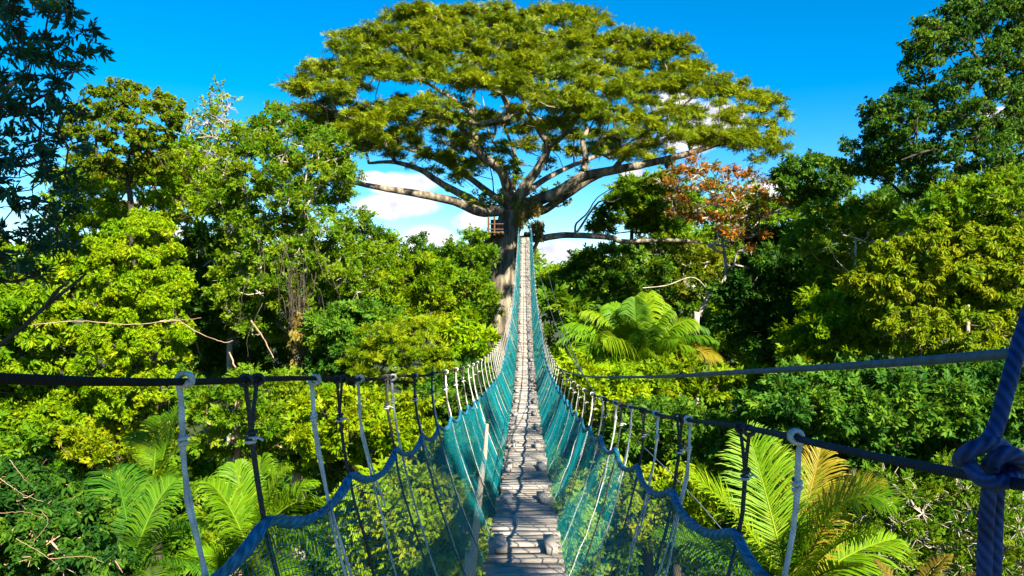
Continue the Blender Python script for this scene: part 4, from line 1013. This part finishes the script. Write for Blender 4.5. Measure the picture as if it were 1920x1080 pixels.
strands('bare_branch', 'thick dark bare branch leaning up from the left edge', 'branch', [[(-60, 690, 9), (20, 628, 9), (90, 570, 9.2), (140, 530, 9.4), (163, 512, 9.5)], [(90, 570, 9.2), (110, 548, 9.0), (118, 530, 8.9)]], 'bark_d', .075)
strands('dead_limb', 'long thin pale dead limb lying level across the columnar tree', 'branch',
        [[(60, 608, 15), (150, 605, 15), (230, 604, 15), (330, 598, 15), (380, 590, 15)], [(335, 600, 15), (370, 622, 15), (410, 638, 15), (440, 642, 15)], [(300, 602, 15), (340, 596, 15.1)]], 'bark_r', .014)
limbs_of(corner, 'dead_twig',
        [[(0, 897, 6.6), (40, 925, 6.6), (66, 942, 6.6)], [(0, 962, 6.6), (50, 960, 6.6), (85, 975, 6.5)], [(18, 862, 6.6), (70, 900, 6.7)], [(75, 955, 6.5), (85, 985, 6.5), (60, 1025, 6.5)], [(30, 1010, 6.4), (80, 1035, 6.4), (110, 1060, 6.4)], [(90, 1048, 6.4), (150, 1046, 6.4), (200, 1052, 6.4)], [(110, 830, 8), (130, 855, 8), (140, 872, 8)]], 'bark_r', .008)
limbs_of(vinet, 'liana', lines, 'bark_d', .012)
limbs_of(greyt, 'dead_limb',
        [[(430, 660, 24), (445, 690, 24), (470, 700, 24)], [(470, 600, 24), (500, 640, 24), (515, 670, 24)], [(600, 680, 21.5), (625, 690, 21.5), (640, 705, 21.5)], [(628, 690, 21.5), (640, 680, 21.5)]], 'bark_r', .024)

# ---- understory, shaded filler trees, far forest
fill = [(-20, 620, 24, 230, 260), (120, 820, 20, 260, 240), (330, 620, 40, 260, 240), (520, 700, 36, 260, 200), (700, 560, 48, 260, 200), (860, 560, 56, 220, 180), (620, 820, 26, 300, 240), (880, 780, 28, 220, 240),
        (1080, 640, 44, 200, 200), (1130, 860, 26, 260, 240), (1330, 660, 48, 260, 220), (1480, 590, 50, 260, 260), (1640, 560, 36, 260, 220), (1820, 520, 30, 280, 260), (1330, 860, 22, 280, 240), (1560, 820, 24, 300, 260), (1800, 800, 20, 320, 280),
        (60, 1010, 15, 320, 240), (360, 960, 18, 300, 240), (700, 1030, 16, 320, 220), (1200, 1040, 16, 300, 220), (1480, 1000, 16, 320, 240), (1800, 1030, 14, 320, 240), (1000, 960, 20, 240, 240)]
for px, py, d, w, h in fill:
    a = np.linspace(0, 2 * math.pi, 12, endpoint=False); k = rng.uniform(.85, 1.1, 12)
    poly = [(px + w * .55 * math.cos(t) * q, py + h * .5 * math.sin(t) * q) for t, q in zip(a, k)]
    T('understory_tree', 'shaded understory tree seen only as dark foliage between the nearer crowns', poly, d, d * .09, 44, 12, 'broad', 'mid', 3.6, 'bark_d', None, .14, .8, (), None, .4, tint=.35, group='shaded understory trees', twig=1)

def far_forest():
    mb = MB(); n = 420
    px = rng.uniform(-250, 2170, n); d = rng.uniform(72, 170, n)
    top = 505 + 14 * np.sin(px * .012) + 10 * np.sin(px * .031 + 1) + rng.normal(0, 10, n) - np.where((px > 250) & (px < 500), 18, 0)
    py = top + rng.random(n) ** 1.5 * 60
    C = np.stack([(px - 960) / F * d, d, H + (540 - py) / F * d], -1)
    clump_sprays(mb, 'fine', C, 34 * d / F * rng.uniform(.7, 1.3, n), 11 * d / F, 2.6, .7, .6, .5, .3)
    tag(mb.build('far_forest', M['mid']), 'distant green forest canopy along the skyline', 'forest', None, 'stuff')
far_forest()
def undergrowth():
    mb = MB(); n = 5200
    y = rng.uniform(8, 75, n); x = rng.uniform(-1, 1, n) * y * .85
    pos = np.stack((x, y, rng.random(n) ** 2 * 2.8), -1)
    put_sprays(mb, 'whorl', pos, rng.normal(0, 1, (n, 3)) * (1, 1, .2), np.array((0, 0, 1.0)) + rng.normal(0, .3, (n, 3)), rng.uniform(.5, 1.1, n), rng.uniform(.1, .6, n))
    tag(mb.build('undergrowth', M['deep']), 'dim leafy undergrowth on the forest floor', 'undergrowth', None, 'stuff')
undergrowth()

AZ, EL = math.radians(150), math.radians(35)       # sun behind the viewer to the right
sdir = Vector((math.sin(AZ) * math.cos(EL), math.cos(AZ) * math.cos(EL), math.sin(EL)))
# unseen tree added behind the viewpoint, crown shaped to shade near deck and ropes
def shade_tree():
    base = np.array((4.8, -4.5, -.4)); o = thing('shade_tree', base, 'unseen leafy tree added behind the viewpoint to shade the near deck', 'tree')
    sk = Skeleton(); sk.path(spline([base, (4.4, -4.4, 10), (4.2, -4.2, 20), (4.4, -4, 24)], 20), np.linspace(.6, .25, 20))
    # clumps sunward of the near deck; a higher mass shades the upper left tree
    t = np.linspace(0, 1, 9); A = np.stack((1.9 + 5.0 * t, -3.0 + rng.normal(0, .5, 9), H + 2.7 + 5.4 * t), -1) + rng.normal(0, .45, (9, 3))
    B = np.array((1.15, -3.4, H + 10.0)) + unit(rng.normal(size=(24, 3))) * rng.uniform(.3, 1, (24, 1)) ** .5 * np.array((1.4, 1.2, 2.2))
    S = np.array(sdir); K = []
    for q in ((.50, .8, -.25), (.52, .82, -.05), (.56, .86, .3), (.49, .8, -.42), (.50, 1.4, -.35), (.5, 2.3, -.5), (-.55, 1.2, -.3), (-.55, 2, -.5), (-.5, 1.5, -.6), (.45, 1.8, -.6)):  # extra clumps set sunward of the knot, ropes and hangers to shade them
        q = np.array(q) + (0, 0, H); K.append(q + S * ((q[1] + 2.3 + rnd.random()) / -S[1]))
    C = np.vstack((A, B)); C = np.vstack((C[C[:, 1] < -1.2], K))
    sk.attach(C, first=10)
    mb = MB(); sk.mesh(mb, .02, 7); mb.build('trunk', M['bark_d'], o, True)
    cm = MB(); RC = rng.uniform(.6, .95, len(C)); RC[:min(9, len(C))] *= .62; clump_sprays(cm, 'broad', C, RC, .13, np.interp(0, (0, 1), (2.3, 1)), .8); cm.build('crown', M['mid'], o)
shade_tree()

# ================================================================== LIGHT, SKY, CAMERA
sun = bpy.data.lights.new('sun', 'SUN'); sun.energy = 5.0; sun.angle = math.radians(.53); sun.color = (1.0, .91, .68)
so = bpy.data.objects.new('sun', sun); COL.objects.link(so); so.rotation_euler = sdir.to_track_quat('Z', 'Y').to_euler(); so.location = (20, -30, 60)

w = bpy.data.worlds.new('World'); SC.world = w; w.use_nodes = True
nt = w.node_tree; nt.nodes.clear(); L = nt.links.new
out = nt.nodes.new('ShaderNodeOutputWorld'); bg = nt.nodes.new('ShaderNodeBackground'); bg.inputs[1].default_value = .05
sky = nt.nodes.new('ShaderNodeTexSky'); sky.sky_type = 'NISHITA'; sky.sun_disc = False; sky.sun_elevation = EL; sky.sun_rotation = AZ; sky.dust_density = .02
sky.air_density = .86; sky.ozone_density = 3.0; sky.altitude = 200
def vmath(op, a, b=None):
    n = nt.nodes.new('ShaderNodeMath'); n.operation = op
    for i, v in enumerate((a, b)):
        if v is None: continue
        if isinstance(v, (int, float)): n.inputs[i].default_value = v
        else: L(v, n.inputs[i])
    return n.outputs[0]
hs = nt.nodes.new('ShaderNodeHueSaturation'); hs.inputs['Saturation'].default_value = 1.5; hs.inputs['Hue'].default_value = .496; hs.inputs['Value'].default_value = 1.0
L(sky.outputs[0], hs.inputs['Color'])
tc = nt.nodes.new('ShaderNodeTexCoord'); sx = nt.nodes.new('ShaderNodeSeparateXYZ'); L(tc.outputs['Generated'], sx.inputs[0])
yy = vmath('MAXIMUM', sx.outputs[1], .05)
U = vmath('DIVIDE', sx.outputs[0], yy); V = vmath('DIVIDE', sx.outputs[2], yy)
cmb = nt.nodes.new('ShaderNodeCombineXYZ'); L(U, cmb.inputs[0]); L(V, cmb.inputs[1])
ns = nt.nodes.new('ShaderNodeTexNoise'); ns.inputs['Scale'].default_value = 13; ns.inputs['Detail'].default_value = 7; ns.inputs['Roughness'].default_value = .55; L(cmb.outputs[0], ns.inputs[0])
nz = vmath('MULTIPLY', vmath('SUBTRACT', ns.outputs[0], .5), 2.6)
# cumulus: (azimuth, elevation) centres and half-widths, as tangents
clouds = [(765, 345, 70, 26), (770, 385, 80, 22), (800, 450, 55, 30), (1035, 478, 50, 28), (1255, 190, 60, 36), (1340, 225, 75, 34), (1290, 260, 70, 30), (1185, 325, 26, 14), (255, 385, 40, 14), (340, 435, 40, 14), (1690, 365, 40, 18), (1450, 355, 60, 18), (880, 415, 40, 22), (1890, 215, 50, 14), (700, 335, 30, 14), (725, 390, 70, 24)]
mask = None
for px, py, a, b in clouds:
    du = vmath('DIVIDE', vmath('SUBTRACT', U, (px - 960) / F), a / F); dv = vmath('DIVIDE', vmath('SUBTRACT', V, (540 - py) / F), b / F)
    e = vmath('SUBTRACT', 1.0, vmath('ADD', vmath('MULTIPLY', du, du), vmath('MULTIPLY', dv, dv)))
    mask = e if mask is None else vmath('MAXIMUM', mask, e)
cov = nt.nodes.new('ShaderNodeMapRange'); cov.interpolation_type = 'SMOOTHSTEP'; cov.inputs[1].default_value = -.15; cov.inputs[2].default_value = .75
L(vmath('ADD', mask, nz), cov.inputs[0])
n2 = nt.nodes.new('ShaderNodeTexNoise'); n2.inputs['Scale'].default_value = 24; n2.inputs['Detail'].default_value = 5; L(cmb.outputs[0], n2.inputs[0])
cr_ = nt.nodes.new('ShaderNodeValToRGB'); cr_.color_ramp.elements[0].position = .35; cr_.color_ramp.elements[0].color = (3.6, 3.7, 4.6, 1); cr_.color_ramp.elements[1].position = .6; cr_.color_ramp.elements[1].color = (6.2, 5.9, 6.0, 1)
L(n2.outputs[0], cr_.inputs[0])
mx = nt.nodes.new('ShaderNodeMix'); mx.data_type = 'RGBA'
L(cov.outputs[0], mx.inputs[0]); L(hs.outputs[0], mx.inputs[6]); L(cr_.outputs[0], mx.inputs[7])
L(mx.outputs[2], bg.inputs[0]); L(bg.outputs[0], out.inputs[0])

cam = bpy.data.cameras.new('camera'); cam.sensor_width = 36; cam.lens = F / 1920 * 36; cam.clip_start = .05; cam.clip_end = 9000
co = bpy.data.objects.new('camera', cam); COL.objects.link(co); co.location = (0, 0, H); co.rotation_euler = (math.pi / 2, 0, 0); SC.camera = co

SC.view_settings.view_transform = 'Standard'; SC.view_settings.look = 'None'; SC.view_settings.gamma = 1.0; SC.view_settings.use_curve_mapping = False
SC.view_settings.exposure = 2.15
SC.render.engine = 'CYCLES'; cy = SC.cycles
cy.max_bounces = 7; cy.diffuse_bounces = 5; cy.glossy_bounces = 2; cy.transmission_bounces = 4; cy.transparent_max_bounces = 4
cy.use_denoising = True; cy.sample_clamp_indirect = 6
try: cy.denoiser = 'OPENIMAGEDENOISE'
except Exception: pass
